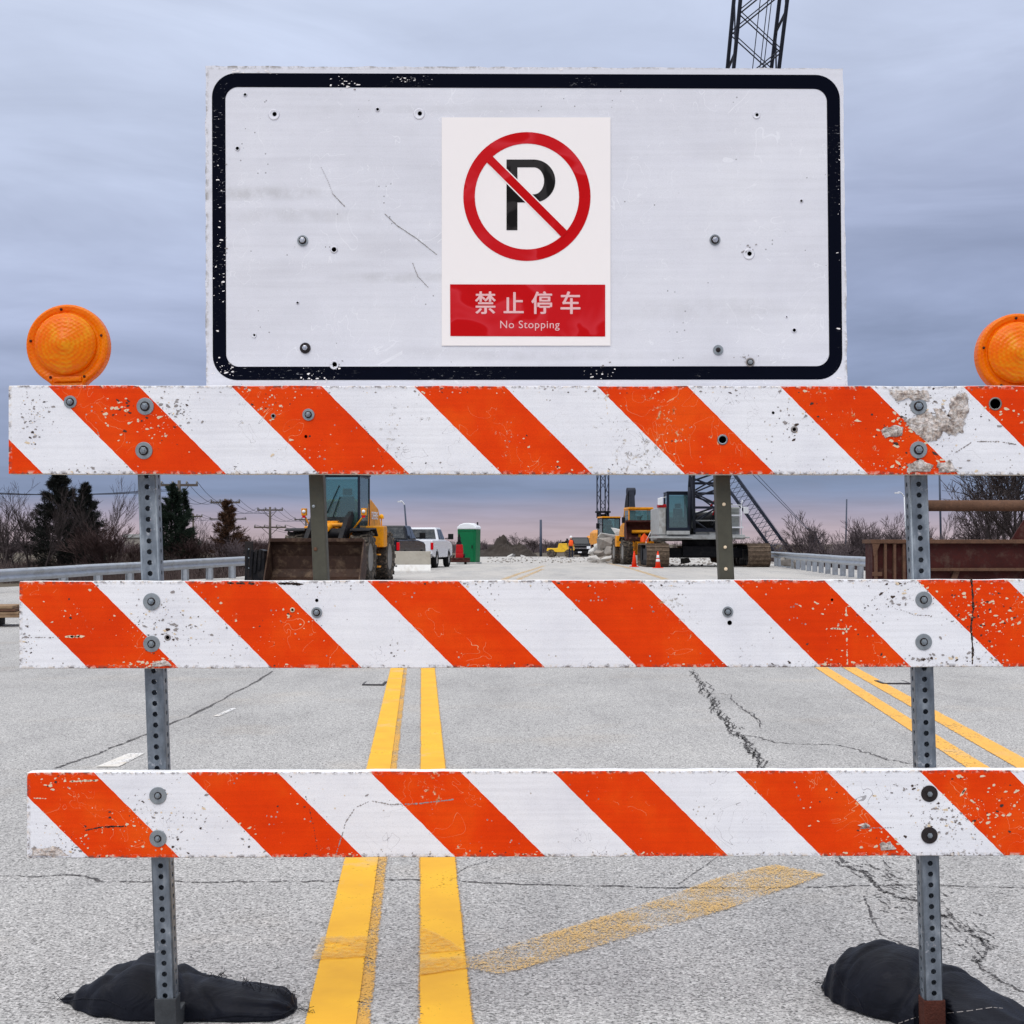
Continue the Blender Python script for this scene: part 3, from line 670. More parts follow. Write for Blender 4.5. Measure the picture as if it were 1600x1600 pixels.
def perforated(L, w=.0445, hole=.0062, pitch=.0254, ph=0):
    """square steel tube with a row of real round holes down each face"""
    b = B(); rr = .004; hw = w / 2; a = hw - rr; n = 16
    ncell = int(L / pitch)
    for side in range(4):
        rot = Matrix.Rotation(side * math.pi / 2, 3, 'Z')
        def V(u, z): return b.bm.verts.new(rot @ Vector((u, -hw, z)))
        for k in range(ncell):
            zc = ph + (k + .5) * pitch; circ = [V(hole * math.cos(2 * math.pi * (i + .5) / n), zc + hole * math.sin(2 * math.pi * (i + .5) / n)) for i in range(n)]
            sq = []
            for i in range(n):
                t = 2 * math.pi * (i + .5) / n; c, s = math.cos(t), math.sin(t); m = max(abs(c), abs(s)); sq.append((c / m, s / m))
            # put true corners in
            sqv = [V(x * a, zc + y * pitch / 2) for x, y in sq]
            for i in range(n):
                j = (i + 1) % n; x0_, y0_ = sq[i]; x1_, y1_ = sq[j]
                if abs(x0_ - x1_) > 1e-6 and abs(y0_ - y1_) > 1e-6:
                    cx_, cy_ = (x0_ if abs(abs(x0_) - 1) < 1e-6 else x1_), (y0_ if abs(abs(y0_) - 1) < 1e-6 else y1_)
                    cvt = V(cx_ * a, zc + cy_ * pitch / 2); b.bm.faces.new((circ[i], circ[j], sqv[j], cvt, sqv[i]))
                else: b.bm.faces.new((circ[i], circ[j], sqv[j], sqv[i]))
        # rounded corner
        seg = 4; pts = [(a + rr * math.sin(t * math.pi / 2 / seg), -a - rr * math.cos(t * math.pi / 2 / seg)) for t in range(seg + 1)]
        for (xa, ya), (xb, yb) in zip(pts, pts[1:]):
            f = b.bm.faces.new([b.bm.verts.new(rot @ Vector(v)) for v in ((xa, ya, ph), (xb, yb, ph), (xb, yb, ph + ncell * pitch), (xa, ya, ph + ncell * pitch))]); f.smooth = True
    return b
def post(hx0, hy0, hx1, hy1, ytop, ybot, w=.0445):
    """post front face centre line through two hole centres of the photo"""
    Y = YP; sl_ = (hx1 - hx0) / (hy1 - hy0); at = lambda y: S(hx0 + (y - hy0) * sl_, y, Y)
    p0 = at(ybot); p1 = at(ytop); L = (p1 - p0).length; lean = math.atan2(p1.x - p0.x, p1.z - p0.z)
    # phase so that a hole sits at hy1
    d = (at(hy1) - p0).length; k = (d / .0254 - .5) % 1; ph = k * .0254
    b = perforated(L - ph, w, ph=ph)
    if ph > 0: pass
    ob = b.build('post', M['galvanized'], weld=True); md = ob.modifiers.new('wall', 'SOLIDIFY'); md.thickness = .0022; md.offset = -1
    ob.location = p0 + Vector((0, w / 2, 0)); ob.rotation_euler = (0, lean, 0); child(ob, bar); return at, lean
atL, leL = post(229.5, 752, 258, 1556, 618, 1612)
atR, leR = post(1435.3, 751.5, 1459.7, 1552, 620, 1612)
for at, y0, m, lean in ((atL, 1560, 'sleeve_grey', leL), (atR, 1563, 'rust_dark', leR)):
    p = at(y0); b = B(); L = p.z; w = .0250
    for s in range(4):
        r = Matrix.Rotation(s * math.pi / 2, 3, 'Z')
        pts = [(-w, -w - .0, 0), (w, -w, 0), (w, -w, -L), (-w, -w, -L)]
        pts2 = [(-w + .003, -w + .003, 0), (w - .003, -w + .003, 0), (w - .003, -w + .003, -L), (-w + .003, -w + .003, -L)]
        b.face([r @ Vector(v) for v in pts]); b.face([r @ Vector(v) for v in pts2]); b.face([r @ Vector(v) for v in (pts[0], pts[1], pts2[1], pts2[0])])
    ob = b.build('socket', M[m], weld=True, bevel=.0015); ob.location = p + Vector((0, .0222, 0)); ob.rotation_euler = (0, lean * .6, 0); child(ob, bar)
    b = B(); c = at(1617); b.box(c.x - .022, c.x + .022, 3.5, 3.80, .0, .0445); b.box(c.x - .022, c.x + .022, 3.02, 3.42, .0, .012)
    child(b.build('foot', M[m], bevel=.003), bar)

def bolt(px, py, R_, r_, m1='washer_steel', m2='bolt_steel', parent=bar, Y=YB, kind='hex', name='bolt', dy=(0, 0)):
    c = S(px, py, Y); f = Y / F
    rt = thing_part = None
    b = B(); b.lathe([(R_ * f * .35, -.0028), (R_ * f * .96, -.0026), (R_ * f, -.0018), (R_ * f, -.0003)], (0, 0, 0), 'Y', 28, smooth=False)
    w = b.build('washer', M[m1]); w.location = c; child(w, parent); w.rotation_euler = (R(random.uniform(-3, 3)), 0, R(random.uniform(-3, 3)))
    w.name = name
    b = B(); h = .0085; n = 6; off = Vector((dy[0] * f, 0, -dy[1] * f))
    b.cyl(off + Vector((0, -.0026, 0)), off + Vector((0, -.0045, 0)), r_ * f * 1.3, r_ * f * 1.25, 20, mi=1)
    b.cyl(off + Vector((0, -.0045, 0)), off + Vector((0, -h, 0)), r_ * f, r_ * f * .93, n)
    b.cyl(off + Vector((0, -h, 0)), off + Vector((0, -h - .003, 0)), r_ * f * .55, r_ * f * .5, 12)
    q = b.build('nut', [M[m2], M['dark_steel']], bevel=.0006); q.parent = w
    return w
for x, y, a, c, m1 in ((110, 628, 10, 5, 'washer_steel'), (227, 635, 13.5, 6, 'washer_steel'), (225, 704, 13.5, 6, 'washer_steel'), (482, 648, 9.5, 4.5, 'washer_steel'),
                       (1435, 635, 13, 6, 'washer_steel'), (1435, 703, 13.5, 6, 'washer_steel'), (237, 940, 13.5, 5, 'washer_steel'), (237, 1006, 13, 5, 'washer_steel'),
                       (495, 957, 8.5, 4.5, 'washer_steel'), (1137, 956, 8.5, 4.5, 'washer_steel'), (1443, 937, 13, 5, 'washer_steel'), (1443, 1003, 13, 5, 'washer_steel'),
                       (247, 1243, 13.5, 4.6, 'washer_steel'), (247, 1310, 13.5, 4.6, 'washer_steel'), (1452, 1240, 13, 4.5, 'dark_steel'), (1452, 1305, 13, 4.5, 'dark_steel')):
    bolt(x, y, a, c, m1)
def bored(px, py, r, ring, parent, Y, m='washer_steel', hm='hole'):
    c = S(px, py, Y); f = Y / F; b = B()
    b.lathe([(r * f, -.0006), (r * f * .3, -.0006), (.0001, -.0006)], (0, 0, 0), 'Y', 20, mi=1)
    if ring: b.lathe([(r * f, -.0003), (ring * f, -.0009), (r * f * 1.02, -.0022), (r * f * .95, -.0004)], (0, 0, 0), 'Y', 20)
    o = b.build('bolt_hole', [M[m], M[hm]]); o.location = c; child(o, parent)
bored(1129, 687, 6, 8.5, bar, YB); bored(1555, 631, 8.5, 10.5, bar, YB, 'rim_metal'); bored(427, 650, 2.5, 4, bar, YB, 'chip_grey'); bored(478, 682, 2.4, 0, bar, YB)
bored(495, 938, 2.6, 0, bar, YB); bored(1140, 973, 3.6, 0, bar, YB); bored(1241, 671, 3, 5.5, bar, YB, 'chip_grey'); bored(1208, 645, 2.2, 0, bar, YB)
bored(457, 953, 2.2, 4, bar, YB, 'chip_pale'); bored(1300, 937, 2, 0, bar, YB); bored(262, 996, 3, 5, bar, YB, 'chip_grey')

# ------------------------------------------------------------------ the blank sign panel on its own posts
YS = 3.458
sgn = thing('road_sign', 'large blank white road sign with black rounded border above the barricade', 'sign', (0, YS + .02, .7))
b = B(); c4 = [(321, 103), (1317, 107), (1325, 640), (322, 640)]
rows = []
E = []
for (xa, ya), (xb, yb), n in ((c4[0], c4[1], 70), (c4[1], c4[2], 36), (c4[2], c4[3], 4), (c4[3], c4[0], 36)):
    for k in range(n):
        t = k / n; j = .9 if n > 4 and 0 < k else 0
        E.append((xa + (xb - xa) * t + random.uniform(-j, j), ya + (yb - ya) * t + random.uniform(-j, j)))
va = [b.bm.verts.new(S(x, y, YS)) for x, y in E]; vb = [b.bm.verts.new(v.co + Vector((0, .003, 0))) for v in va]
b.bm.faces.new(va); b.bm.faces.new(vb[::-1])
for i in range(len(va)): b.bm.faces.new((va[i], va[(i + 1) % len(va)], vb[(i + 1) % len(vb)], vb[i]))
child(b.build('sign_panel', M['sign_sheeting'], origin=S(800, 350, YS)), sgn)
def rrect(x0, y0, x1, y1, r, skew=lambda x, y: (x, y), n=10):
    P = []
    for cx, cy, a0 in ((x1 - r, y0 + r, -90), (x1 - r, y1 - r, 0), (x0 + r, y1 - r, 90), (x0 + r, y0 + r, 180)):
        for k in range(n + 1):
            t = R(a0 + 90 * k / n); P.append(skew(cx + r * math.cos(t), cy + r * math.sin(t)))
    return P
def skew(x, y):   # the panel widens a little to the right and the top edge falls
    return (x + (x - 330) / 980 * (y - 115) / 480 * 4.5 + (0 if x > 800 else 1.5 * (y - 115) / 480), y + (x - 330) / 980 * (3 if y < 350 else -1))
b = B(); o1 = rrect(331, 114, 1312, 594, 38, skew); i1 = rrect(352, 136, 1291.5, 573, 20, skew)
va = [b.bm.verts.new(S(x, y, YS - .0006)) for x, y in o1]; vb = [b.bm.verts.new(S(x, y, YS - .0006)) for x, y in i1]
for i in range(len(va)): b.bm.faces.new((va[i], va[(i + 1) % len(va)], vb[(i + 1) % len(vb)], vb[i]))
child(b.build('sign_border', M['black_border'], origin=S(800, 350, YS)), sgn)
for (xa, xb, y2) in ((481, 494, 1020), (1117, 1130, 1020)):
    # square tube a little narrower than the barricade's, leaning with the frame
    b = B(); w = 23 * YP / F; p0, p1 = S(xa - 4.5, 620, 3.463), S(xb, 1020, 3.463)
    q = [p0, p0 + Vector((w, 0, 0)), p1 + Vector((w, 0, 0)), p1]
    b.hull8([q[3], q[2], q[2] + Vector((0, .045, 0)), q[3] + Vector((0, .045, 0)), q[0], q[1], q[1] + Vector((0, .045, 0)), q[0] + Vector((0, .045, 0))])
    child(b.build('sign_post', M['olive_steel'], bevel=.004), sgn)
for x, y, m, r in ((490, 791, 'washer_steel', 2.6), (1131, 788, 'chip_pale', 2.8), (1133, 855, 'chip_pale', 2.6), (1134, 889, 'chip_pale', 2.8), (493, 858, 'rust', 3)):
    b = B(); c = S(x, y, 3.463); b.lathe([(.0001, -.003), (r * .0011, -.0028), (r * .0015, -.0018), (r * .0015, 0)], (0, 0, 0), 'Y', 14)
    o = b.build('rivet', M[m]); o.location = c; child(o, sgn)
for x, y, a, c, m1, m2 in ((473, 376, 8.5, 4.8, 'washer_steel', 'chrome'), (477, 544, 8.5, 4.5, 'dark_steel', 'chrome'), (1117, 375, 8.5, 5, 'washer_steel', 'chrome'), (1122, 547, 8, 3, 'washer_steel', 'dark_steel'), (1172, 566, 7, 4, 'chip_grey', 'washer_steel')):
    bolt(x, y, a, c, m1, m2, sgn, YS)
def dent(x, y, r, hole):
    f = YS / F; b = B(); b.lathe([(r * f, -.0003), (r * f * .9, -.0016), (r * f * .72, -.0012), (r * f * .5, -.0005), (r * f * .45, -.0004)], (0, 0, 0), 'Y', 22)
    if hole: b.lathe([(hole * f, -.0009), (.0001, -.0009)], (hole * f * .3, 0, hole * f * .2), 'Y', 12, mi=1)
    o = b.build('dent_ring', [M['sign_sheeting'], M['chip_grey']]); o.location = S(x, y, YS); child(o, sgn)
dent(428, 179, 9, 3.4); dent(655, 178, 9, 3.4); dent(1182, 180, 6, 2.5); dent(1170, 397, 9, 3.5); dent(397, 524, 4, 1.8); dent(522, 570, 7.5, 4)
for x, y, r in ((590, 171, 2.8), (1241, 516, 3.2), (383, 148, 2.6), (371, 232, 3.2), (522, 390, 4.5), (1252, 314, 2.3), (1195, 608, 2.6), (465, 473, 2), (1229, 495, 1.2)): bored(x, y, r * .85, r * 1.3, sgn, YS, 'sign_sheeting', 'hole' if x in (590, 1241) else 'chip_grey')
b = B()
for k in range(300):
    c = random.choice(((540, 130, 18, 10), (1170, 562, 16, 8), (522, 572, 12, 12), (1170, 392, 12, 8), (343, 340, 8, 160), (800, 106, 500, 2), (936, 585, 20, 12), (343, 420, 9, 50), (400, 112, 40, 3), (1312, 350, 3, 200), (490, 588, 20, 10), (640, 124, 20, 6), (350, 575, 16, 12)))
    x, y = random.gauss(c[0], c[2] * .6), random.gauss(c[1], c[3] * .6); p = S(x, y, YS - .0012)
    if not (326 < x < 1312 and 108 < y < 600): continue
    onb = x < 352 or x > 1292 or y < 136 or y > 573
    blob(b, p.x, p.z, (.25 + 1.3 * random.random() ** 2) * .0015, random.uniform(1, 3), random.uniform(-.3, .3), 0 if onb else 1, p.y)
def sline(pts, w, mi):
    for (xa, ya), (xb, yb) in zip(pts, pts[1:]):
        n = max(2, int(math.hypot(xb - xa, yb - ya) / 3))
        for k in range(n):
            t = k / n; p = S(xa + (xb - xa) * t, ya + (yb - ya) * t, YS - .001); blob(b, p.x, p.z, w * .0015, 2.5, -math.atan2(yb - ya, xb - xa), mi, p.y)
sline([(602, 335), (620, 352), (650, 372), (684, 399)], .9, 1); sline([(502, 262), (512, 282), (520, 303)], .5, 1); sline([(520, 303), (540, 324)], .9, 1); sline([(645, 412), (653, 432), (670, 450)], .8, 1)
child(b.build('scuff_marks', [M['placard_white'], M['chip_grey']]), sgn)

# ------------------------------------------------------------------ placard
YC = YS - .0022
pla = thing('no_parking_placard', 'cream no stopping placard with red ring and crossed black P on the blank sign', 'placard', (.05, YC, .9))
def K(x, y, d=0): return S(680 + x / 4.1026, 170 + y / 4.1026, YC - d)      # from the enlarged view of the placard
def sheet(name, polys, m, d):
    b = B()
    for P in polys: b.face([K(x, y, d) for x, y in P])
    o = b.build(name, M[m]); child(o, pla); return o
b = B(); q = [K(42, 55), K(1124, 55), K(1124, 1518), K(42, 1518)]
b.hull8([q[3], q[2], q[2] + Vector((0, .001, 0)), q[3] + Vector((0, .001, 0)), q[0], q[1], q[1] + Vector((0, .001, 0)), q[0] + Vector((0, .001, 0))])
child(b.build('placard_board', M['placard_white']), pla)
cx, cy, ro, ri = 588, 562, 408, 334
sheet('ring', [[(cx + ro * math.cos(a), cy + (ro + 5) * math.sin(a)), (cx + ro * math.cos(c), cy + (ro + 5) * math.sin(c)), (cx + ri * math.cos(c), cy + (ri + 5) * math.sin(c)), (cx + ri * math.cos(a), cy + (ri + 5) * math.sin(a))]
               for a, c in ((2 * math.pi * i / 72, 2 * math.pi * (i + 1) / 72) for i in range(72))], 'placard_red', .0006)
N = 24; polys = [[(457, 325), (527, 325), (527, 778), (457, 778)], [(527, 325), (632, 325), (632, 375), (527, 375)], [(527, 548), (600, 548), (600, 600), (527, 600)]]
def bowl(rx, ry, c0, t): return (c0[0] + rx * math.cos(t), c0[1] + ry * math.sin(t))
for i in range(N):
    a, c = -math.pi / 2 + math.pi * i / N, -math.pi / 2 + math.pi * (i + 1) / N
    polys.append([bowl(138, 137.5, (632, 462.5), a), bowl(138, 137.5, (632, 462.5), c), bowl(66, 86.5, (632, 461.5), c), bowl(66, 86.5, (632, 461.5), a)])
polys.append([(600, 548), (632, 548), (632, 600), (600, 600)])
sheet('letter_p', polys, 'placard_black', .0006)
dx, dy = .707, .707; w = 27
def barq(w, e0, e1):
    ax, ay, bx_, by_ = 588 - dx * e0, 562 - dy * e0, 588 + dx * e1, 562 + dy * e1
    return [(ax + dy * w, ay - dx * w), (bx_ + dy * w, by_ - dx * w), (bx_ - dy * w, by_ + dx * w), (ax - dy * w, ay + dx * w)]
sheet('slash_edge', [barq(34, 300, 300)], 'placard_white', .0009)
sheet('slash', [barq(w, 345, 345)], 'placard_red', .0012)
sheet('text_panel', [[(95, 1125), (1090, 1127), (1090, 1460), (97, 1457)]], 'placard_red', .0006)
def text_mesh(body, cxp, cyp, height, m, offset=0, name='lettering', wscale=1, spacing=1, bold=0):
    cu = bpy.data.curves.new('t', 'FONT'); cu.body = body; cu.align_x = 'CENTER'; cu.align_y = 'CENTER'; cu.size = 1; cu.offset = offset; cu.space_character = spacing
    to = bpy.data.objects.new('t', cu); COL.objects.link(to); dg = bpy.context.evaluated_depsgraph_get(); me = bpy.data.meshes.new_from_object(to.evaluated_get(dg))
    bpy.data.objects.remove(to); bpy.data.curves.remove(cu)
    xs_ = [v.co.x for v in me.vertices]; ys_ = [v.co.y for v in me.vertices]
    mx, my = (min(xs_) + max(xs_)) / 2, (min(ys_) + max(ys_)) / 2; k = height / (max(ys_) - min(ys_)); c = K(cxp, cyp, .0012)
    for v in me.vertices: v.co = Vector(((v.co.x - mx) * k * wscale, 0, (v.co.y - my) * k))
    me.materials.append(M[m])
    if bold:      # a heavier weight: the same outline repeated a hair to each side, each copy a touch deeper
        bm = bmesh.new(); bm.from_mesh(me); src = list(bm.verts) + list(bm.edges) + list(bm.faces)
        for i, (u, v) in enumerate(((1, 0), (-1, 0), (.5, .8), (-.5, .8), (.5, -.8), (-.5, -.8))):
            g = bmesh.ops.duplicate(bm, geom=src)['geom']; bmesh.ops.translate(bm, verts=[e for e in g if isinstance(e, bmesh.types.BMVert)], vec=(u * bold * height, .00006 * (i + 1), v * bold * height * .7))
        bm.to_mesh(me); bm.free()
    o = bpy.data.objects.new(name, me); COL.objects.link(o); o.location = c; child(o, pla); return o
kk = YC / F / 4.1026
for ch, xp in (('禁', 322), ('止', 503), ('停', 683), ('车', 867)):
    text_mesh(ch, xp, 1243, 142 * kk * (.93 if ch == '止' else 1), 'placard_pink', 0, 'character', .90, bold=.022)
text_mesh('No Stopping', 607, 1390, 64 * kk, 'placard_pink', 0, 'lettering', 1.0, 1.09)

# ------------------------------------------------------------------ amber warning lights
def warning_light(px, py, label, tilt):
    YL = 3.50; c = S(px, py, YL); f = YL / F
    t_ = thing('warning_light', label, 'warning light', c, 0, 'amber lights on the barricade'); t_.rotation_euler = (0, R(tilt), 0)
    b = B(); rr = 64 * f; cz = 0
    # rim outline: circle running into a short neck at the foot
    def outline(r, n=48):
        P = []
        for i in range(n + 1):
            a = R(-58 + 296 * i / n); P.append((r * math.cos(a), r * math.sin(a)))
        return P
    def neck(r, k): return outline(r) + [(-26 * f * k, -60 * f), (-25 * f * k, -68 * f), (25 * f * k, -68 * f), (26 * f * k, -60 * f)]
    layers = [(neck(rr * .985, 1), -.018), (neck(rr, 1.03), -.012), (neck(rr, 1.03), .010), (neck(rr * .985, 1), .016)]
    V = [[b.bm.verts.new((x, y, z)) for x, z in P] for P, y in layers]
    for p, q in zip(V, V[1:]):
        for i in range(len(p)): b.bm.faces.new((p[i], p[(i + 1) % len(p)], q[(i + 1) % len(q)], q[i]))
    # flange, stepped in towards the lens
    li = [[b.bm.verts.new((x * s_, y, z * s_)) for x, z in neck(rr, 1.03)] for s_, y in ((.93, -.0215), (.80, -.017))]
    chain = [V[0]] + li
    for p, q in zip(chain, chain[1:]):
        for i in range(len(p)): b.bm.faces.new((p[i], p[(i + 1) % len(p)], q[(i + 1) % len(q)], q[i]))
    b.bm.faces.new(li[-1]); b.bm.faces.new(V[-1]); ob = b.build('light_rim', M['amber_rim'], t_, smooth=False, bevel=.0012)
    b = B(); rl_ = 48 * f
    b.lathe([(rl_, -.0165), (rl_, -.023), (rl_ * .97, -.027), (rl_ * .8, -.034), (rl_ * .55, -.040), (rl_ * .25, -.044), (rl_ * .22, -.046), (.0004, -.047)], (-1.5 * f, 0, 2 * f), 'Y', 56)
    b.build('lens', M['amber_lens'], t_)
    b = B(); b.lathe([(rl_, .014), (rl_ * .8, .03), (rl_ * .4, .038), (.0004, .04)], (0, 0, 0), 'Y', 40); b.build('rear_lens', M['amber_lens'], t_)
    b = B(); b.box(-22 * f, 22 * f, -.024, -.015, -57 * f, -49 * f); b.build('lens_clip', M['amber_rim'], t_, bevel=.002)
    b = B(); b.box(-25 * f, 25 * f, -.015, .018, -110 * f, -62 * f); b.build('neck', M['rust_dark'], t_, bevel=.002)
    for a in (97, 14, 172, -62, -118):
        b = B(); q = Vector((math.cos(R(a)) * 56 * f, -.0195, math.sin(R(a)) * 56 * f)); b.lathe([(.0001, -.004), (.0028, -.0035), (.0034, 0)], q, 'Y', 12); b.build('screw', M['rust_dark'], t_)
    return t_
warning_light(108, 541, 'round amber warning light on the left end of the top striped board', -1.5)
warning_light(1588, 555, 'round amber warning light cut by the right edge of the photo, on the top board', 2)

# ------------------------------------------------------------------ sandbags
rt_data = {}
def stitch(rt, px, m, r=.0011, gap=False, name='seam'):
    """thread laid on the cloth, found by dropping it onto the bag's surface"""
    tree_ = BVHTree.FromPolygons(*rt_data[rt.name]); P = []
    for (xa, ya), (xb, yb) in zip(px, px[1:]):
        for k in range(8):
            t = k / 8; d = (S(xa + (xb - xa) * t, ya + (yb - ya) * t, 1) - Vector((0, 0, CH))).normalized(); hit = tree_.ray_cast(Vector((0, 0, CH)), d)[0]
            if hit: P.append(hit - d * .0006)
    b = B()
    for i in range(len(P) - 1):
        if not (gap and i % 3 == 2): b.cyl(P[i], P[i + 1], r, r, 5)
    if len(P) > 2: child(b.build(name, M[m]), rt)

def sandbag(label, spine, prof, keep=None, seed=0, tips=True):
    """spine: ground points; prof: (t, half width, height)"""
    n, m = 150, 96; b = B(); rows = []
    def lerp(tab, t):
        for a, c in zip(tab, tab[1:]):
            if a[0] <= t <= c[0]:
                k = (t - a[0]) / (c[0] - a[0]); k = k * k * (3 - 2 * k); return [a[i] + (c[i] - a[i]) * k for i in range(1, len(a))]
        return list(tab[-1][1:])
    L = len(spine) - 1
    def sp(t):
        t = min(max(t, 0), 1) * L; i = min(int(t), L - 1); return spine[i].lerp(spine[i + 1], t - i)
    for i in range(n + 1):
        t = i / n; c = (sp(t - .05) + sp(t + .05) + sp(t)) / 3; d = (sp(t + .06) - sp(t - .06)); d.z = 0; d.normalize(); s = Vector((d.y, -d.x, 0)); hw, h = lerp(prof, t); ring = []
        for j in range(m):
            a = 2 * math.pi * j / m; ca, sa = math.cos(a), math.sin(a)
            u = math.copysign(abs(ca) ** .8, ca) * hw; z = (max(sa, 0) ** .85) * h * .93 + h * .07 if sa > 0 else h * .07 - min(.012, h * .3) * (-sa) ** .4
            p = c + s * u; q = Vector((p.x * 5, p.y * 5, z * 5 + seed)); hh = min(1, h / .06)
            # broad slumps in the filling, puckers drawn toward the tied ends, one long sag crease
            ends = max(0, 1 - t / .26) ** 1.3 + max(0, (t - .66) / .34) ** 1.2
            puck = (math.sin(a * 9 + 3 * noise.noise(Vector((t * 4, seed, 0)))) + .6 * math.sin(a * 15 + seed)) * .0055 * ends * min(1, h / .03)
            cr = -.011 * math.exp(-((a - 1.9 - .5 * math.sin(t * 5 + seed)) / .16) ** 2) * hh - .012 * math.exp(-((t - .56 - .06 * math.sin(a * 2)) / .022) ** 2) * hh - .009 * math.exp(-((t - .70 - .05 * math.cos(a * 2.3)) / .018) ** 2) * hh - .007 * math.exp(-((t - .30 + .07 * math.cos(a * 1.7)) / .02) ** 2) * hh
            p = Vector((p.x, p.y, max(.003, z))) + (s * ca * .6 + Vector((0, 0, max(sa, 0)))) * (noise.noise(q) * .016 * hh + puck + cr)
            if keep: p = keep(p)
            p.z = max(p.z, .003); ring.append(b.bm.verts.new(p))
        rows.append(ring)
    for p, q in zip(rows, rows[1:]):
        for j in range(m): b.bm.faces.new((p[j], p[(j + 1) % m], q[(j + 1) % m], q[j]))
    b.bm.faces.new(rows[0]); b.bm.faces.new(rows[-1])
    rt = thing('sandbag', label, 'sandbag', sum(spine, Vector()) / len(spine), 0, 'black sandbags weighing down the barricade feet')
    o = b.build('bag', M['bag_fabric'], smooth=True); rt_data[rt.name] = ([v.co.copy() for v in o.data.vertices], [tuple(p.vertices) for p in o.data.polygons]); child(o, rt); return rt
def strands(rt, pts, n, L, up=.6):
    b = B()
    for k in range(n):
        p = random.choice(pts) + Vector((random.gauss(0, .012), random.gauss(0, .008), -.004)); d = Vector((random.gauss(0, .6), random.gauss(-.1, .4), random.uniform(.1, 1) * up + .1)).normalized(); l = random.uniform(.3, 1) * L
        m_ = p + d * l * .5 + Vector((0, 0, .002)); b.tube([p, m_, m_ + (d + Vector((random.gauss(0, .5), 0, random.gauss(-.1, .4)))).normalized() * l * .5], .00065, 3)
    child(b.build('frayed_threads', M['bag_fabric']), rt)
lb = sandbag('long black sandbag with frayed right end behind the left barricade post', [Vector((-1.145, 3.71, 0)), Vector((-1.02, 3.67, 0)), Vector((-.86, 3.655, 0)), Vector((-.70, 3.64, 0)), Vector((-.52, 3.62, 0))],
             [(0, .004, .004), (.08, .022, .020), (.19, .06, .058), (.30, .10, .098), (.42, .125, .124), (.52, .12, .108), (.64, .11, .078), (.8, .10, .062), (.92, .085, .052), (.97, .06, .034), (1, .02, .010)], lambda p: Vector((p.x, max(p.y, 3.50), p.z)), 3)
strands(lb, [Vector((-.66, 3.62, .07)), Vector((-.62, 3.6, .065)), Vector((-.58, 3.6, .06)), Vector((-.72, 3.63, .085)), Vector((-.54, 3.6, .05))], 60, .03)
strands(lb, [Vector((-1.14, 3.70, .008))], 14, .03, .15); strands(lb, [Vector((-.51, 3.60, .012))], 14, .03, .2)
def keepR(p):
    if abs(p.x - .995) < .04 and p.y < 3.50: p = Vector((p.x, 3.50, p.z))
    return p
rb_ = sandbag('plump black sandbag behind the right barricade post beside the alligator cracks', [Vector((.80, 3.83, 0)), Vector((.90, 3.745, 0)), Vector((.99, 3.66, 0)), Vector((1.09, 3.56, 0)), Vector((1.21, 3.40, 0))],
              [(0, .01, .006), (.03, .022, .014), (.06, .04, .034), (.11, .075, .078), (.2, .115, .125), (.32, .14, .150), (.45, .15, .142), (.62, .15, .108), (.82, .135, .066), (.97, .10, .04), (1, .07, .02)], keepR, 11)
strands(rb_, [Vector((.81, 3.83, .01))], 22, .03, .1)

stitch(rb_, [(1404, 1599), (1430, 1590), (1470, 1584), (1510, 1580), (1550, 1574), (1572, 1576)], 'chip_grey', .0010, True)
stitch(rb_, [(1300, 1512), (1318, 1540), (1340, 1560), (1352, 1590)], 'bag_fabric', .0022)
stitch(lb, [(330, 1590), (370, 1586), (410, 1588), (440, 1586), (462, 1574)], 'bag_fabric', .0026)
stitch(lb, [(100, 1566), (130, 1560), (165, 1562), (200, 1578)], 'bag_fabric', .0018)
for o in bpy.data.objects:
    if o.name.split('.')[0] in ('chipped_paint', 'scuff_marks', 'frayed_threads', 'crack'): o['kind'] = 'stuff'
# ------------------------------------------------------------------ shared machine pieces
def wheel(parent, x, y, r, w, tyre='tyre_rubber', rim='rim_metal', lugs=0, side=0):
    b = B(); hw = w / 2
    b.lathe([(r * .56, -hw * .8), (r * .70, -hw), (r * .9, -hw * .98), (r * .985, -hw * .8), (r, 0), (r * .985, hw * .8), (r * .9, hw * .98), (r * .70, hw), (r * .56, hw * .8)], (0, 0, 0), 'X', 32)
    for k in range(lugs):
        for s in (-1, 1):
            a = 2 * math.pi * (k + (s > 0) * .5) / lugs; q = Matrix.Rotation(a, 3, 'X')
            pts = [Vector((s * hw * u, v, z)) for z in (r * .95, r * 1.055) for u, v in ((.04, -.05 * r), (1.0, .10 * r), (1.0, .26 * r), (.04, .07 * r))]
            b.hull8([q @ p for p in pts])
    o = b.build('wheel', M[tyre], parent); o.location = (x, y, r)
    b = B()
    for s in (-1, 1): b.lathe([(r * .58, s * hw * .82), (r * .52, s * hw * .86), (r * .46, s * hw * .55), (r * .24, s * hw * .5), (r * .2, s * hw * .72), (.001, s * hw * .72)], (0, 0, 0), 'X', 20)
    b.build('rim', M[rim], o); return o
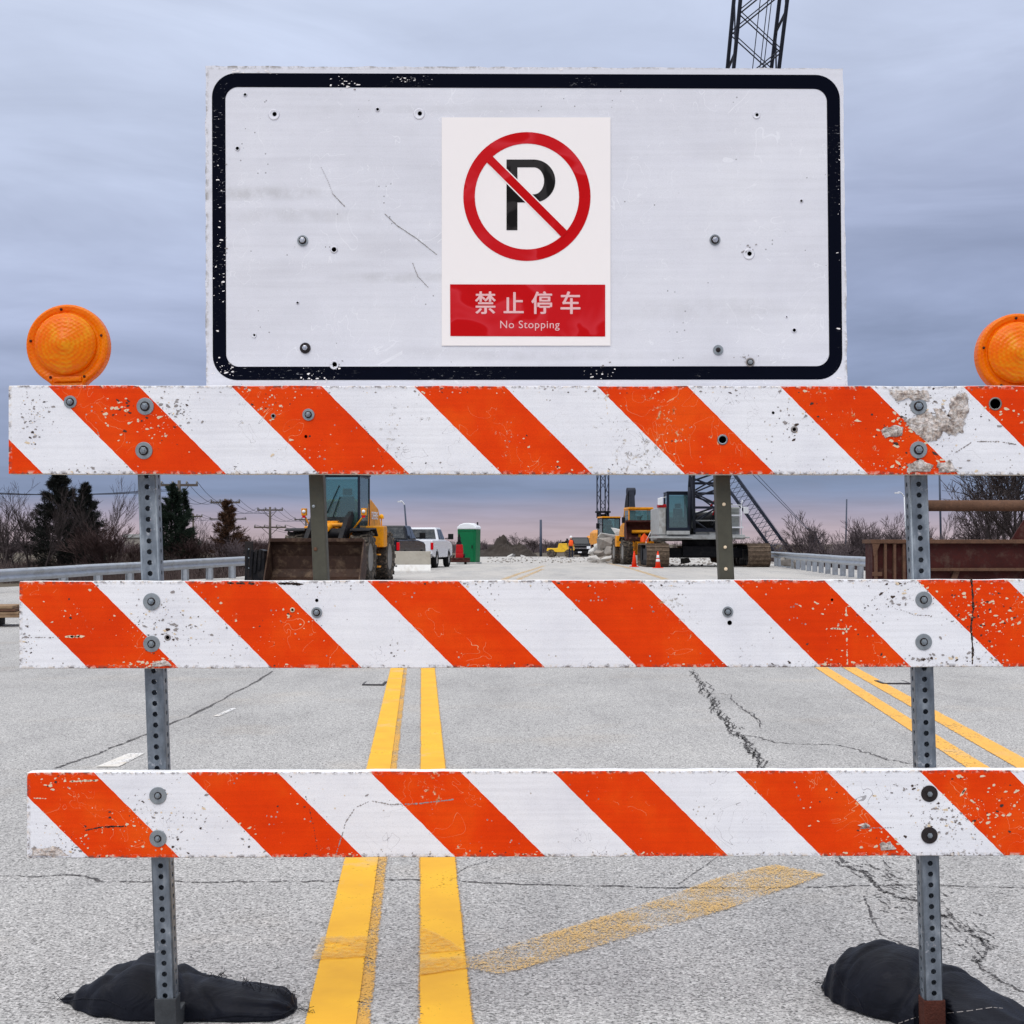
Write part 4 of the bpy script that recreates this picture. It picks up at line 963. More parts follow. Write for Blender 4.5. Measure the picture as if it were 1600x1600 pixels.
def lattice(b, p0, p1, w0, w1, d0, d1, n, rc, rb, faces=(0, 1, 2, 3), up=Vector((0, 1, 0)), double=False):
    p0, p1 = Vector(p0), Vector(p1); ax = (p1 - p0).normalized(); sx = ax.cross(up).normalized(); sy = sx.cross(ax).normalized(); R_ = []
    for i in range(n + 1):
        t = i / n; c = p0.lerp(p1, t); w = w0 + (w1 - w0) * t; d = d0 + (d1 - d0) * t
        R_.append([c + sx * w / 2 * a + sy * d / 2 * e for a, e in ((-1, -1), (1, -1), (1, 1), (-1, 1))])
    for k in range(4): b.cyl(R_[0][k], R_[-1][k], rc, rc, 6)
    for i in range(n):
        for k in faces:
            a, c = (k, (k + 1) % 4) if i % 2 == 0 else ((k + 1) % 4, k)
            b.cyl(R_[i][a], R_[i + 1][c], rb, rb, 4, cap=False)
            if double: o_ = ax * rb * 5; b.cyl(R_[i][a] + o_, R_[i + 1][c] + o_, rb * .8, rb * .8, 4, cap=False)
    return R_
def crawler(parent, x, y0, y1, w, h, name='track'):
    """one crawler track: shoes round a frame"""
    b = B(); r = h / 2; ya, yb = y0 + r, y1 - r; per = 2 * (yb - ya) + 2 * math.pi * r; n = int(per / .22)
    for k in range(n):
        s = per * k / n
        if s < yb - ya: c, a = (ya + s, h), 0
        elif s < yb - ya + math.pi * r: t = (s - (yb - ya)) / r; c, a = (yb + math.sin(t) * r, r + math.cos(t) * r), -t
        elif s < 2 * (yb - ya) + math.pi * r: c, a = (yb - (s - (yb - ya) - math.pi * r), 0), math.pi
        else: t = (s - 2 * (yb - ya) - math.pi * r) / r; c, a = (ya - math.sin(t) * r, r - math.cos(t) * r), math.pi - t
        q = Matrix.Rotation(a, 3, 'X'); o = Vector((x, c[0], c[1]))
        for (u0, u1, v0, v1, z0, z1) in ((-w / 2, w / 2, -.098, .098, -.055, -.015), (-w / 2, w / 2, -.03, .02, -.015, .025)):
            b.hull8([o + q @ Vector(p) for p in ((u0, v0, z0), (u1, v0, z0), (u1, v1, z0), (u0, v1, z0), (u0, v0, z1), (u1, v0, z1), (u1, v1, z1), (u0, v1, z1))])
    o = b.build(name, M['track_steel'], parent)
    b = B(); b.box(x - w * .32, x + w * .32, ya, yb, h * .22, h * .78)
    for yy in (ya, yb): b.cyl((x - w * .38, yy, r), (x + w * .38, yy, r), r * .86, None, 24)
    for k in range(7): yy = ya + (yb - ya) * (k + .5) / 7; b.cyl((x - w * .36, yy, h * .17), (x + w * .36, yy, h * .17), h * .13, None, 14)
    b.build('track_frame', M['machine_black'], o); return o
def cab(parent, x0, x1, y0, y1, z0, z1, frame, glass='teal_glass', seat=True, t=.07, name='cab', roofm=None, rise=.12):
    b = B()
    for x in (x0, x1 - t):
        for y in (y0, y1 - t): b.box(x, x + t, y, y + t, z0, z1)
    b.box(x0, x1, y0, y1, z0 - .05, z0); b.box(x0 + t, x1 - t, y0, y0 + t * .8, z1 - t, z1); b.box(x0 + t, x1 - t, y0, y0 + t * .8, z0, z0 + t)
    for x in (x0, x1 - t * .8): b.box(x, x + t * .8, y0 + t, y1 - t, z0, z0 + t * 1.5); b.box(x, x + t * .8, y0 + t, y1 - t, z1 - t, z1)
    b.box(x0 + t, x1 - t, y1 - t, y1, z0, z0 + (z1 - z0) * .35)
    o = b.build(name, M[frame], parent, bevel=.012)
    b = B(); b.prism([(x0 - .03, z1), (x1 + .03, z1), (x1, z1 + rise), (x0, z1 + rise)], 'Y', y0 - .08, y1 + .03); b.build('cab_roof', M[roofm or frame], o, bevel=.02)
    g = B(); e = t * .35
    g.box(x0 + t, x1 - t, y0 + e, y0 + e + .008, z0 + t, z1 - t)
    for x in (x0 + e, x1 - e - .008): g.box(x, x + .008, y0 + t, y1 - t, z0 + t * 1.5, z1 - t)
    g.box(x0 + t, x1 - t, y1 - e - .008, y1 - e, z0 + (z1 - z0) * .35, z1 - t)
    g.build('windscreen', M[glass], o)
    if seat:
        xc = (x0 + x1) / 2 + .1; b = B(); yc = (y0 + y1) / 2 + .1; b.box(xc - .24, xc + .24, yc - .25, yc + .22, z0 + .35, z0 + .5); b.box(xc - .23, xc + .23, yc + .2, yc + .32, z0 + .5, z0 + 1.1); b.box(xc - .15, xc + .15, yc + .2, yc + .3, z0 + 1.13, z0 + 1.35)
        b.build('driver_seat', M['machine_black'], o, bevel=.03)
        b = B(); c = Vector((xc - .1, yc - .5, z0 + .75)); q = Matrix.Rotation(R(-55), 3, 'X'); P = [c + q @ Vector((.2 * math.cos(a), .2 * math.sin(a), 0)) for a in [2 * math.pi * i / 16 for i in range(17)]]
        b.tube(P, .018, 6); b.cyl(c, (c.x, c.y - .2, z0), .035); b.build('steering_wheel', M['machine_black'], o)
    return o
def decal(body, x, y, z, h, m, parent, axis='X', name='lettering', flip=1):
    cu = bpy.data.curves.new('t', 'FONT'); cu.body = body; cu.align_x = 'CENTER'; cu.align_y = 'CENTER'; cu.size = h; cu.offset = .012 * h; cu.extrude = .003
    to = bpy.data.objects.new('t', cu); COL.objects.link(to); dg = bpy.context.evaluated_depsgraph_get(); me = bpy.data.meshes.new_from_object(to.evaluated_get(dg)); bpy.data.objects.remove(to)
    me.materials.append(M[m]); o = bpy.data.objects.new(name, me); COL.objects.link(o); o.location = (x, y, z); o.rotation_euler = (R(90), 0, R(90) if axis == 'X' else 0); o.parent = parent; return o

def wheel_loader(name, label, loc, rz, bucket='low', paint='machine_yellow', s=1.0, mark=None, group=None):
    t = thing(name, label, 'wheel loader', loc, rz, group); t.scale = (s, s, s)
    for x in (-1.0, 1.0):
        for y in (0, 2.95): wheel(t, x, y, .74, .56, lugs=16)
    b = B(); b.box(-.42, .42, -.3, 1.3, .55, 1.35); b.box(-.7, .7, -.12, .12, .6, .88); b.box(-.7, .7, 2.83, 3.07, .6, .88); b.box(-.5, .5, 1.3, 2.0, .55, 1.1); b.build('chassis', M[paint], t, bevel=.02)
    # rear frame and sloping engine hood
    b = B(); b.prism([(1.9, 1.05), (2.15, 2.5), (2.6, 2.58), (3.7, 2.3), (4.05, 1.85), (4.1, .85), (1.9, .75)], 'X', -.72, .72)
    hood = b.build('engine_hood', M[paint], t, bevel=.05)
    b = B(); b.box(-.9, .9, 3.95, 4.4, .7, 1.35); b.build('counterweight', M[paint], t, bevel=.06)
    for x in (-1.0, 1.0):
        b = B(); b.prism([(-.45, 1.56), (-.3, 1.62), (.5, 1.64), (.78, 1.42), (.78, 1.38), (.45, 1.60), (-.3, 1.58), (-.45, 1.53)], 'X', x - .31, x + .31); b.build('front_fender', M['machine_black'], t, bevel=.01)
    for x0, x1 in ((.55, 1.28), (-1.28, -.55)): b = B(); b.box(x0, x1, 1.75, 2.35, 1.05, 1.72); b.build('side_tank', M[paint], t, bevel=.04)
    b = B(); b.tube([(1.0, 1.5, 1.2), (1.0, 1.5, .45), (1.0, 2.0, .45)], .03); b.box(.85, 1.2, 1.4, 1.75, .42, .47); b.box(.85, 1.2, 1.4, 1.75, .8, .84); b.build('steps', M[paint], t)
    cb = cab(t, -.74, .74, .75, 2.25, 1.55, 3.28, 'frame_navy' if mark else paint, roofm='machine_black' if mark else paint)
    b = B(); b.prism([(.35, 1.3), (.75, 1.6), (.75, 2.0), (.3, 1.75)], 'X', -.5, .5); b.build('front_console', M['machine_black'], t, bevel=.04)
    b = B(); b.tube([(.1, .74, 2.95), (-.28, .70, 2.1)], .016, 5); b.tube([(.12, .73, 2.6), (-.1, .69, 1.95)], .014, 5); b.build('wiper', M['machine_black'], cb)
    if mark: decal(mark, .745, 2.95, 2.05, .34, 'truck_white', hood)
    # loader arms
    b = B()
    if bucket == 'low':
        for x in (-.52, .52): b.prism([(.45, 2.15), (.7, 2.0), (-.5, 1.35), (-1.25, .6), (-1.32, .45), (-1.38, .6), (-1.0, 1.3), (-.1, 1.95)], 'X', x - .07, x + .07)
        b.cyl((-.6, -.35, 1.45), (.6, -.35, 1.45), .17, None, 14)
    else:
        for x in (-.52, .52): b.prism([(.45, 2.15), (.7, 1.95), (-.6, 1.75), (-1.6, 1.5), (-1.7, 1.75), (-.6, 2.05)], 'X', x - .07, x + .07)
        b.cyl((-.6, -.55, 1.85), (.6, -.55, 1.85), .1, None, 14)
    b.build('lift_arm', M['machine_black' if mark else paint], t, bevel=.01)
    b = B(); b.cyl((0, .3, 1.75), (0, -.6, 1.6), .11, None, 16); b.cyl((0, -.55, 1.6), (0, -1.3, 1.1), .05, None, 12); b.box(-.2, .2, .1, .35, 1.4, 1.85); b.cyl((-.5, -.1, 1.72), (.5, -.1, 1.72), .07, None, 12); b.build('tilt_cylinder', M[paint], t, bevel=.01)
    for x in (-.98, .88):
        b = B(); b.box(x, x + .16, .28, .4, 2.02, 2.24); b.tube([(x + .08, .34, 2.02), (x * .7, .4, 1.6)], .03); lm = b.build('work_light', M[paint], t, bevel=.01)
        b = B(); b.lathe([(.058, .0), (.05, -.02), (.001, -.03)], (x + .08, .28, 2.14), 'Y', 16); b.build('light_lens', M['lamp_clear'], lm)
        b = B(); b.box(x + .03, x + .13, .27, .3, 1.95, 2.02); b.build('marker_lens', M['lamp_red'], lm)
    b = B(); b.lathe([(.08, 0), (.07, .1), (.03, .14), (.001, .15)], (1.12, 2.2, 1.95), 'Z', 14); b.tube([(1.12, 2.2, 1.7), (1.12, 2.2, 1.96)], .02); b.build('beacon', M['lamp_amber'], t)
    for x in (() if mark else (-1.05, 1.05)): b = B(); b.tube([(x * .7, .8, 2.9), (x, .7, 2.85), (x, .7, 2.6)], .015, 5); b.box(x - .1, x + .1, .66, .7, 2.45, 2.8); b.build('side_mirror', M['machine_black'], t)
    # bucket: curved back, floor, cheeks, lip
    zb = 0 if bucket == 'low' else 1.42; yb = -1.45 if bucket == 'low' else -1.6; W2 = 1.38
    prof = [(-.95, .02), (-.35, .03), (-.08, .16), (.06, .42), (.05, .8), (-.08, 1.12), (-.25, 1.28)] if bucket == 'low' else [(-.8, .1), (-.3, -.02), (-.02, .12), (.1, .42), (.06, .8), (-.1, 1.05), (-.3, 1.12)]
    inner = [(a - .03, c + (.03 if i < 3 else 0)) for i, (a, c) in enumerate(prof)]
    b = B(); n = len(prof)
    for i in range(n - 1):
        b.hull8([(-W2, yb + prof[i][0], zb + prof[i][1]), (W2, yb + prof[i][0], zb + prof[i][1]), (W2, yb + inner[i][0], zb + inner[i][1] + .001), (-W2, yb + inner[i][0], zb + inner[i][1] + .001),
                 (-W2, yb + prof[i + 1][0], zb + prof[i + 1][1]), (W2, yb + prof[i + 1][0], zb + prof[i + 1][1]), (W2, yb + inner[i + 1][0], zb + inner[i + 1][1]), (-W2, yb + inner[i + 1][0], zb + inner[i + 1][1])])
    for x in (-W2 - .04, W2): b.prism([(yb + a, zb + c) for a, c in prof], 'X', x, x + .04)
    b.box(-W2, W2, yb + prof[-1][0] - .06, yb + prof[-1][0] + .02, zb + prof[-1][1] - .06, zb + prof[-1][1] + .04)
    for k in range(8): x = -W2 + .15 + k * (2 * W2 - .3) / 7; b.prism([(yb + prof[0][0] - .14, zb + .0 + prof[0][1]), (yb + prof[0][0] + .1, zb + prof[0][1] - .02), (yb + prof[0][0] + .1, zb + prof[0][1] + .07)], 'X', x - .05, x + .05)
    bk = b.build('bucket', M['bucket_rust' if bucket == 'low' else 'rust_red'], t)
    if bucket != 'low': b = B(); b.cyl((-1.0, yb - .1, zb + .5), (1.0, yb - .1, zb + .5), .1, None, 12); b.build('ram', M[paint], bk)
    return t
loc = G(497, 909); ld = wheel_loader('wheel_loader', 'yellow wheel loader with rusty bucket on the ground behind the left sign post', (-5.50, 44.6, 0), R(-6.5), 'low', mark='DEERE')
# dark side attachment at the left end of its bucket
b = B()
b.prism([(-2.0, 0), (-1.43, 0), (-1.43, .95), (-1.55, 1.0), (-1.72, .92), (-1.9, .9), (-1.98, .55)], 'Y', -2.2, -1.7)
for k in range(4): b.prism([(-2.0 + k * .13, .1 + k * .1), (-1.93 + k * .13, .1 + k * .1), (-1.85 + k * .12, .98), (-1.93 + k * .12, .98)], 'Y', -2.26, -2.2)
b.box(-2.08, -1.43, -2.1, -1.9, .86, .93)
b.build('side_cutter', M['machine_black'], ld, bevel=.01)
wheel_loader('wheel_loader', 'orange-yellow wheel loader with raised red bucket left of the grey crane', (7.35, 82.5, 0), R(6), 'high', s=.95)
b = B(); b.box(-.25, .25, -.25, .25, 0, .06)
def one(name, label, cat, b, m, group=None, bevel=0, **kw):
    o = b.build(name, m, bevel=bevel, **kw); return tag(o, label, cat, group)

# ------------------------------------------------------------------ pickups
def pickup(name, label, loc, rz, paint, sc=(1, 1, 1), word=None):
    """nose towards +y; origin under the middle of the rear bumper"""
    t = thing(name, label, 'pickup truck', loc, rz); t.scale = sc; L = 5.8; W2 = 1.0
    lo_, hi_ = .55, 1.32
    def arch(yc, r=.50, n=10): return [(yc + r * math.cos(math.pi * i / n), .42 + r * math.sin(math.pi * i / n)) for i in range(n, -1, -1)]
    out = [(.08, .62)] + [(a, max(c, .5)) for a, c in arch(1.35)] + [(a, max(c, .5)) for a, c in arch(4.85)] + [(5.72, .6), (5.78, .9), (5.7, 1.15), (5.4, 1.24), (4.2, 1.33), (2.25, 1.33), (0, 1.33), (0, .7)]
    b = B(); b.prism(out, 'X', -W2, -W2 + .12); b.prism(out, 'X', W2 - .12, W2)
    b.box(-W2 + .12, W2 - .12, 4.2, 5.72, .75, 1.25); b.box(-W2 + .12, W2 - .12, 2.25, 4.2, .5, 1.3); b.box(-W2 + .12, W2 - .12, .06, 2.25, .72, .82)
    body = b.build('body', M[paint], t, bevel=.045)
    b = B(); b.box(-W2 + .1, W2 - .1, -.03, .05, .78, 1.34); tg = b.build('tailgate', M[paint], t, bevel=.03)
    b = B(); b.box(-.14, .14, -.045, -.03, 1.15, 1.22); b.build('handle', M['machine_black'], tg)
    if word: decal(word, -.02, -.036, 1.0, .17, 'dark_cloth', tg, 'Y')
    # greenhouse
    zt = 1.96
    b = B(); p = [(-.90, 2.25, 1.31), (.90, 2.25, 1.31), (.90, 4.25, 1.31), (-.90, 4.25, 1.31), (-.74, 2.42, zt), (.74, 2.42, zt), (.74, 3.65, zt), (-.74, 3.65, zt)]; b.hull8(p); cb = b.build('cab', M[paint], t, bevel=.06)
    def pane(pts, nm): b = B(); b.face([Vector(q) for q in pts]); g = b.build(nm, M['dark_glass'], cb); m = g.modifiers.new('s', 'SOLIDIFY'); m.thickness = .012; m.offset = 0
    pane([(-.76, 2.255, 1.40), (.76, 2.255, 1.40), (.66, 2.385, 1.87), (-.66, 2.385, 1.87)], 'rear_window')
    pane([(-.78, 4.20, 1.38), (.78, 4.20, 1.38), (.66, 3.74, 1.87), (-.66, 3.74, 1.87)], 'windscreen')
    for s in (-1, 1):
        for ya, yb_, yc, yd in ((2.42, 3.15, 3.15, 2.53), (3.22, 4.0, 3.58, 3.22)): pane([(s * .893, ya, 1.39), (s * .893, yb_, 1.39), (s * .775, yc, 1.87), (s * .775, yd, 1.87)], 'side_window')
    for s in (-1, 1):
        b = B(); b.box(s * .97 - .06, s * .97 + .06, -.035, .1, .88, 1.22); b.build('tail_light', M['lamp_red'], t, bevel=.015)
        b = B(); b.box(s * .78 - .17, s * .78 + .17, 5.68, 5.80, .92, 1.14); b.build('headlight', M['lamp_clear'], t, bevel=.02)
        b = B(); b.tube([(s * .92, 3.95, 1.42), (s * 1.12, 3.95, 1.45)], .025, 6); b.box(s * 1.22 - .13, s * 1.22 + .13, 3.88, 3.98, 1.38, 1.66); b.build('side_mirror', M['machine_black'], t, bevel=.02)
        for y in (1.35, 4.85): wheel(t, s * .86, y, .41, .28, 'clean_tyre', 'chrome', 0)
    b = B(); b.box(-.98, .98, -.16, 0, .5, .7); b.box(-.4, .4, -.18, -.1, .55, .62); b.build('rear_bumper', M['chrome' if paint == 'truck_white' else 'machine_black'], t, bevel=.02)
    b = B(); b.box(-.98, .98, 5.74, 5.92, .5, .72); b.build('front_bumper', M['machine_black'], t, bevel=.03)
    b = B(); b.box(-.6, .6, 5.72, 5.80, .80, 1.16); gr = b.build('grille', M['machine_black'], t); b = B(); b.box(-.58, .58, 5.80, 5.82, .96, 1.0); b.build('grille_bar', M['chrome'], gr)
    b = B(); b.box(-.16, .16, 5.92, 5.94, .56, .68); b.build('number_plate', M['truck_white'], t)
    b = B(); b.box(-.7, .7, .3, 5.4, .38, .6); b.build('underbody', M['machine_black'], t)
    return t
pickup('pickup_truck', 'white pickup truck parked nose away beside the concrete barrier', (-4.75, 69.8, 0), R(-7), 'truck_white', word='RAM')
pickup('pickup_truck', 'black pickup truck half hidden behind the wheel loader rear tyre', (-5.75, 62, 0), R(-8), 'truck_black')
pickup('pickup_truck', 'dark pickup truck facing the camera far down the road beside the worker', (6.35, 137, -.2), R(177), 'truck_black')

# jersey barrier
b = B(); pr = [(-.30, 0), (-.30, .09), (-.14, .33), (-.08, .86), (.08, .86), (.14, .33), (.30, .09), (.30, 0)]
t = thing('concrete_barrier', 'pale concrete barrier with white base beside the black pickup', 'barrier', (-4.55, 58.8, 0), R(4))
b.prism([p for p in pr if p[1] > .3], 'X', -1.3, 1.3); b.build('barrier_wall', M['concrete'], t, bevel=.02)
b = B(); b.prism([p for p in pr if p[1] < .34], 'X', -1.3, 1.3); b.build('barrier_base', M['concrete_white'], t, bevel=.01)
b = B(); b.box(-.1, -.04, -.2, -.14, .2, .3); b.build('lifting_loop', M['dark_post'], t)

# portable toilet
c = G(733, 881); t = thing('portable_toilet', 'green portable toilet with white domed roof by the roadside', 'portable toilet', (c.x, c.y, 0), R(-14))
b = B(); b.prism([(-.52, .1), (.52, .1), (.56, 2.0), (-.56, 2.0)], 'Y', -.5, .5); bd = b.build('wall', M['toilet_green'], t, bevel=.03)
b = B()
for x in (-.52, -.5 + .96): b.box(x, x + .06, -.53, -.5, .1, 2.0)
b.box(-.52, .52, -.53, -.5, 1.9, 2.0); b.build('door_frame', M['toilet_green'], bd, bevel=.005)
b = B(); b.box(-.42, .42, -.525, -.5, .14, 1.86); dr = b.build('door', M['toilet_green'], t, bevel=.01); b = B(); b.box(.3, .36, -.56, -.525, .9, 1.08); b.build('handle', M['machine_black'], dr)
b = B(); b.prism([(-.6, 2.0), (.6, 2.0), (.56, 2.14), (.4, 2.28), (.15, 2.36), (-.15, 2.36), (-.4, 2.28), (-.56, 2.14)], 'Y', -.56, .56); rf = b.build('roof', M['toilet_roof'], t, bevel=.06)
b = B()
for x in (-.28, -.02, .22): b.box(x, x + .18, -.515, -.5, 1.92, 1.98)
b.build('vent', M['toilet_roof'], t); b = B(); b.cyl((.42, .3, 2.1), (.42, .3, 2.42), .05); b.build('vent_pipe', M['machine_black'], rf)
b = B(); b.box(-.6, .6, -.55, .55, 0, .1); b.build('skid_base', M['machine_grey'], t)

# red compressor on skid
c = G(721, 880); t = thing('compressor', 'red skid-mounted machine with tall black exhaust in front of the green toilet', 'compressor', (c.x - .1, c.y - 5, 0))
b = B(); b.box(-.75, .75, -.4, .4, .12, .36); b.box(-.75, .75, -.42, -.38, .3, .38); b.build('frame', M['rust_red'], t, bevel=.02)
b = B(); b.box(-.05, .38, -.25, .25, .36, .62); b.prism([(-.05, .62), (.38, .62), (.34, 1.12), (-.02, 1.12)], 'Y', -.2, .2); b.build('engine_cover', M['red_paint'], t, bevel=.03)
b = B(); b.cyl((.14, 0, 1.1), (.14, 0, 1.55), .09); b.cyl((.14, 0, 1.5), (.14, 0, 1.72), .05); b.box(.02, .28, -.12, .12, 1.12, 1.28); b.build('exhaust', M['machine_black'], t)
b = B()
for k in range(6): b.cyl((-.6 + k * .2, -.1, .36), (-.55 + k * .2, .05, .5 + .08 * (k % 2)), .05)
b.build('hoses', M['machine_black'], t)
for x in (-.5, .5): wheel(t, x, 0, .17, .14, 'clean_tyre')

# dirt mound
def mound(name, label, c, rx, ry, h, m, seed, cat='dirt mound', n=46):
    b = B(); rows = []
    for i in range(n):
        row = []
        for j in range(n):
            u, v = -1 + 2 * i / (n - 1), -1 + 2 * j / (n - 1); r = math.hypot(u, v); z = max(0, 1 - r) ** .8 * h
            z *= 1 + .5 * noise.noise(Vector((u * 2.5 + seed, v * 2.5, 0))); z += max(0, 1 - r) * .35 * h * noise.noise(Vector((u * 9 + seed, v * 9, 3)))
            row.append(b.bm.verts.new((c[0] + u * rx, c[1] + v * ry, c[2] + max(z, -.05) - .03)))
        rows.append(row)
    for i in range(n - 1):
        for j in range(n - 1): b.bm.faces.new((rows[i][j], rows[i + 1][j], rows[i + 1][j + 1], rows[i][j + 1]))
    return one(name, label, cat, b, M[m], smooth=False)
mound('dirt_mound', 'dark brown mound of dirt behind the end of the road', (-.6, 150, -.3), 3.4, 4, 2.1, 'dirt_mound', 1)
def rock(b, c, r, sq=(1, 1, 1), seed=0, mi=0):
    rr = random.Random(seed * 7.13); bm2 = bmesh.new()
    for k in range(16):
        v = Vector((rr.uniform(-1, 1), rr.uniform(-1, 1), rr.uniform(-1, 1))); v = v.normalized().lerp(v, .5); bm2.verts.new(v * rr.uniform(.75, 1.1))
    g = bmesh.ops.convex_hull(bm2, input=bm2.verts)
    for v in [v for v in bm2.verts if not v.link_faces]: bm2.verts.remove(v)
    bmesh.ops.recalc_face_normals(bm2, faces=bm2.faces)
    rot = Matrix.Rotation(math.sin(seed * 2.3) * .5, 3, 'X') @ Matrix.Rotation(math.cos(seed * 3) * .45, 3, 'Y') @ Matrix.Rotation(rr.uniform(-.5, .5), 3, 'Z'); vs = {}
    for v in bm2.verts: vs[v] = b.bm.verts.new(Vector(c) + rot @ Vector((v.co.x * sq[0], v.co.y * sq[1], v.co.z * sq[2])) * r)
    for f in bm2.faces: b.bm.faces.new([vs[v] for v in f.verts]).material_index = mi
    bm2.free(); return b
for i, (x, y, D, r, sq, m, lab) in enumerate([(797, 870, 146, .42, (1.7, .6, .45), 'rubble_light', 'white slab of debris lying at the foot of the dirt mound'), (818, 870, 146, .3, (1.4, .6, .5), 'rubble_light', 'small pale debris lump right of the white slab by the mound')]):
    b = B(); rock(b, (0, 0, 0), r, sq, i + 3); o = one('debris_slab', lab, 'debris', b, M[m]); o.location = S(x, y, D)
# rubble pile
mo = mound('rubble_base', 'grey concrete rubble heap in front of the yellow machines', (6.8, 92.5, -.05), 2.1, 2.4, 1.1, 'rubble', 5, 'rubble heap')
bm = bmesh.new(); bm.from_mesh(mo.data); q = B(); q.bm = bm
for k in range(150):
    u, v = random.gauss(0, .42), random.gauss(0, .4); r = math.hypot(u, v)
    if r < 1.1: rock(q, (6.8 + u * 2.1, 92.5 + v * 2.4, max(0, 1 - r) ** .8 * 1.0 + .05), random.uniform(.08, .3), (1.1, .8, .6), k * 1.3)
bm.to_mesh(mo.data); bm.free()
RL = [(958, 838, 89, 1.0, (1.3, .7, .28), 'rubble_light', 'flat pale slab tilted at the top of the rubble heap'), (945, 850, 88.5, .62, (1, .8, .7), 'rubble', 'brown-grey block halfway up the rubble heap'),
      (955, 862, 88, .75, (1.2, .7, .55), 'rubble', 'large rounded grey chunk in the front of the rubble heap'), (936, 866, 87.5, .42, (1.1, .8, .6), 'rubble', 'small grey chunk low on the left of the rubble heap'),
      (927, 872, 87, .34, (1.5, .8, .5), 'rubble_light', 'low pale chunk at the left toe of the rubble heap'), (970, 846, 89.5, .8, (.8, .8, .9), 'rubble', 'upright grey block beside the loader wheel'),
      (949, 873, 87, .3, (1.8, .8, .5), 'rubble_light', 'thin pale slab at the front foot of the rubble heap'), (966, 830, 90.5, .5, (1.2, .7, .4), 'rubble_light', 'highest small pale slab on the rubble heap'),
      (938, 855, 90, .4, (.9, .8, .9), 'rubble_light', 'pale lump on the left shoulder of the rubble heap'), (976, 866, 88, .5, (.9, .7, .9), 'rubble', 'dusty chunk at the right foot of the rubble heap'),
      (925, 862, 91, .3, (1, 1, .9), 'rubble_light', 'small white chunk beside the dark far pickup')]
for i, (x, y, D, r, sq, m, lab) in enumerate(RL):
    b = B(); rock(b, (0, 0, 0), r, sq, i + 1.7); o = one('concrete_chunk', lab, 'rubble', b, M[m], 'broken concrete chunks of the rubble heap'); o.location = S(x, y, D)
for i, (x, y, D, r, lab) in enumerate([(1232, 878, 70, .42, 'tan pyramid-shaped rock at the foot of the right guardrail'), (1250, 882, 68, .36, 'brown flat rock beside the tan rock by the right guardrail'), (1070, 876, 76, .26, 'small pale stone under the crane left of centre'), (1117, 871, 78, .5, 'dark rusty round stone under the crane')]):
    b = B(); rock(b, (0, 0, 0), r, (1.2, .8, .75), i + 9); o = one('rock', lab, 'rock', b, M['rubble' if i != 3 else 'rust']); o.location = S(x, y, D)
b = B()
for k in range(300):
    x = random.uniform(1035, 1260); y = random.uniform(868, 884); p = G(x, y); rock(b, (p.x, p.y, .02), random.uniform(.03, .11), (1, 1, .7), k)
for k in range(200):
    x = random.uniform(760, 1000); y = random.uniform(870, 880); p = G(x, y); rock(b, (p.x, p.y, .02), random.uniform(.02, .10), (1, 1, .7), k)
tag(b.build('gravel', M['rubble']), 'loose gravel and crumbs of concrete scattered on the far road', 'gravel', kind='stuff')

# ------------------------------------------------------------------ grey crawler crane
t = thing('crawler_crane', 'grey crawler crane with black lattice boom and glass cab on the right', 'crane', (9.72, 75.6, 0), R(0)); CR = t
crawler(t, -2.5, -2.9, 2.6, 1.12, 1.16); crawler(t, 2.52, -2.9, 2.6, 1.12, 1.16)
b = B(); b.box(-1.95, 1.95, -1.0, -.4, .45, .95); b.box(-1.95, 1.95, .6, 1.2, .45, .95); b.box(-1.1, 1.1, -1.2, 1.3, .5, 1.05); b.cyl((0, 0, 1.0), (0, 0, 1.4), 1.0, None, 28); b.build('carbody', M['machine_black'], t, bevel=.03)
b = B(); b.box(-2.3, 1.95, -1.9, 3.2, 1.38, 1.62); b.box(-2.7, -.72, -2.3, -.2, 1.44, 1.52); b.box(1.0, 2.15, -2.1, .0, 1.44, 1.52); b.build('deck', M['machine_grey'], t, bevel=.02)
cb = cab(t, -2.0, -.84, -2.15, -.6, 1.85, 3.72, 'frame_navy', seat=True, t=.12, rise=.06)
b = B(); b.box(-2.0, -.84, -2.15, -.6, 1.62, 1.82); b.build('cab_base', M['machine_grey'], t, bevel=.02)
b = B(); b.box(-2.36, -2.02, -1.95, 2.6, 1.62, 2.98); sp_ = b.build('left_house', M['machine_grey'], t, bevel=.03)
b = B(); b.box(-2.4, -2.0, -1.98, -1.2, 2.98, 3.14); b.build('red_cap', M['red_paint'], sp_, bevel=.02)
b = B(); b.box(1.08, 1.78, -1.3, 2.8, 1.62, 3.02); rh = b.build('engine_house', M['machine_grey'], t, bevel=.02)
b = B()
for k in range(16): z = 1.78 + k * .076; b.box(1.12, 1.74, -1.335, -1.30, z, z + .038)
b.build('louvre', M['panel_grille'], rh)
b = B(); b.box(.98, 1.9, -1.7, -1.3, 1.95, 2.02); b.box(1.06, 1.8, -1.36, -1.2, 2.55, 2.62); b.build('walkway', M['truck_white'], rh)
b = B(); b.tube([(1.02, -1.65, 1.6), (1.02, -1.65, 3.1), (1.8, -1.65, 3.1), (1.85, -1.65, 3.35)], .028); b.tube([(1.8, -1.65, 1.6), (1.8, -1.65, 3.1)], .028); b.tube([(1.02, -1.65, 2.6), (1.8, -1.65, 2.6)], .022); b.build('handrail', M['truck_white'], t)
b = B(); b.lathe([(.28, 0), (.28, .08), (.12, .14), (.001, .15)], (1.25, -.6, 3.12), 'Z', 18); b.cyl((1.25, -.6, 3.0), (1.25, -.6, 3.14), .08); b.build('exhaust_cap', M['machine_black'], rh)
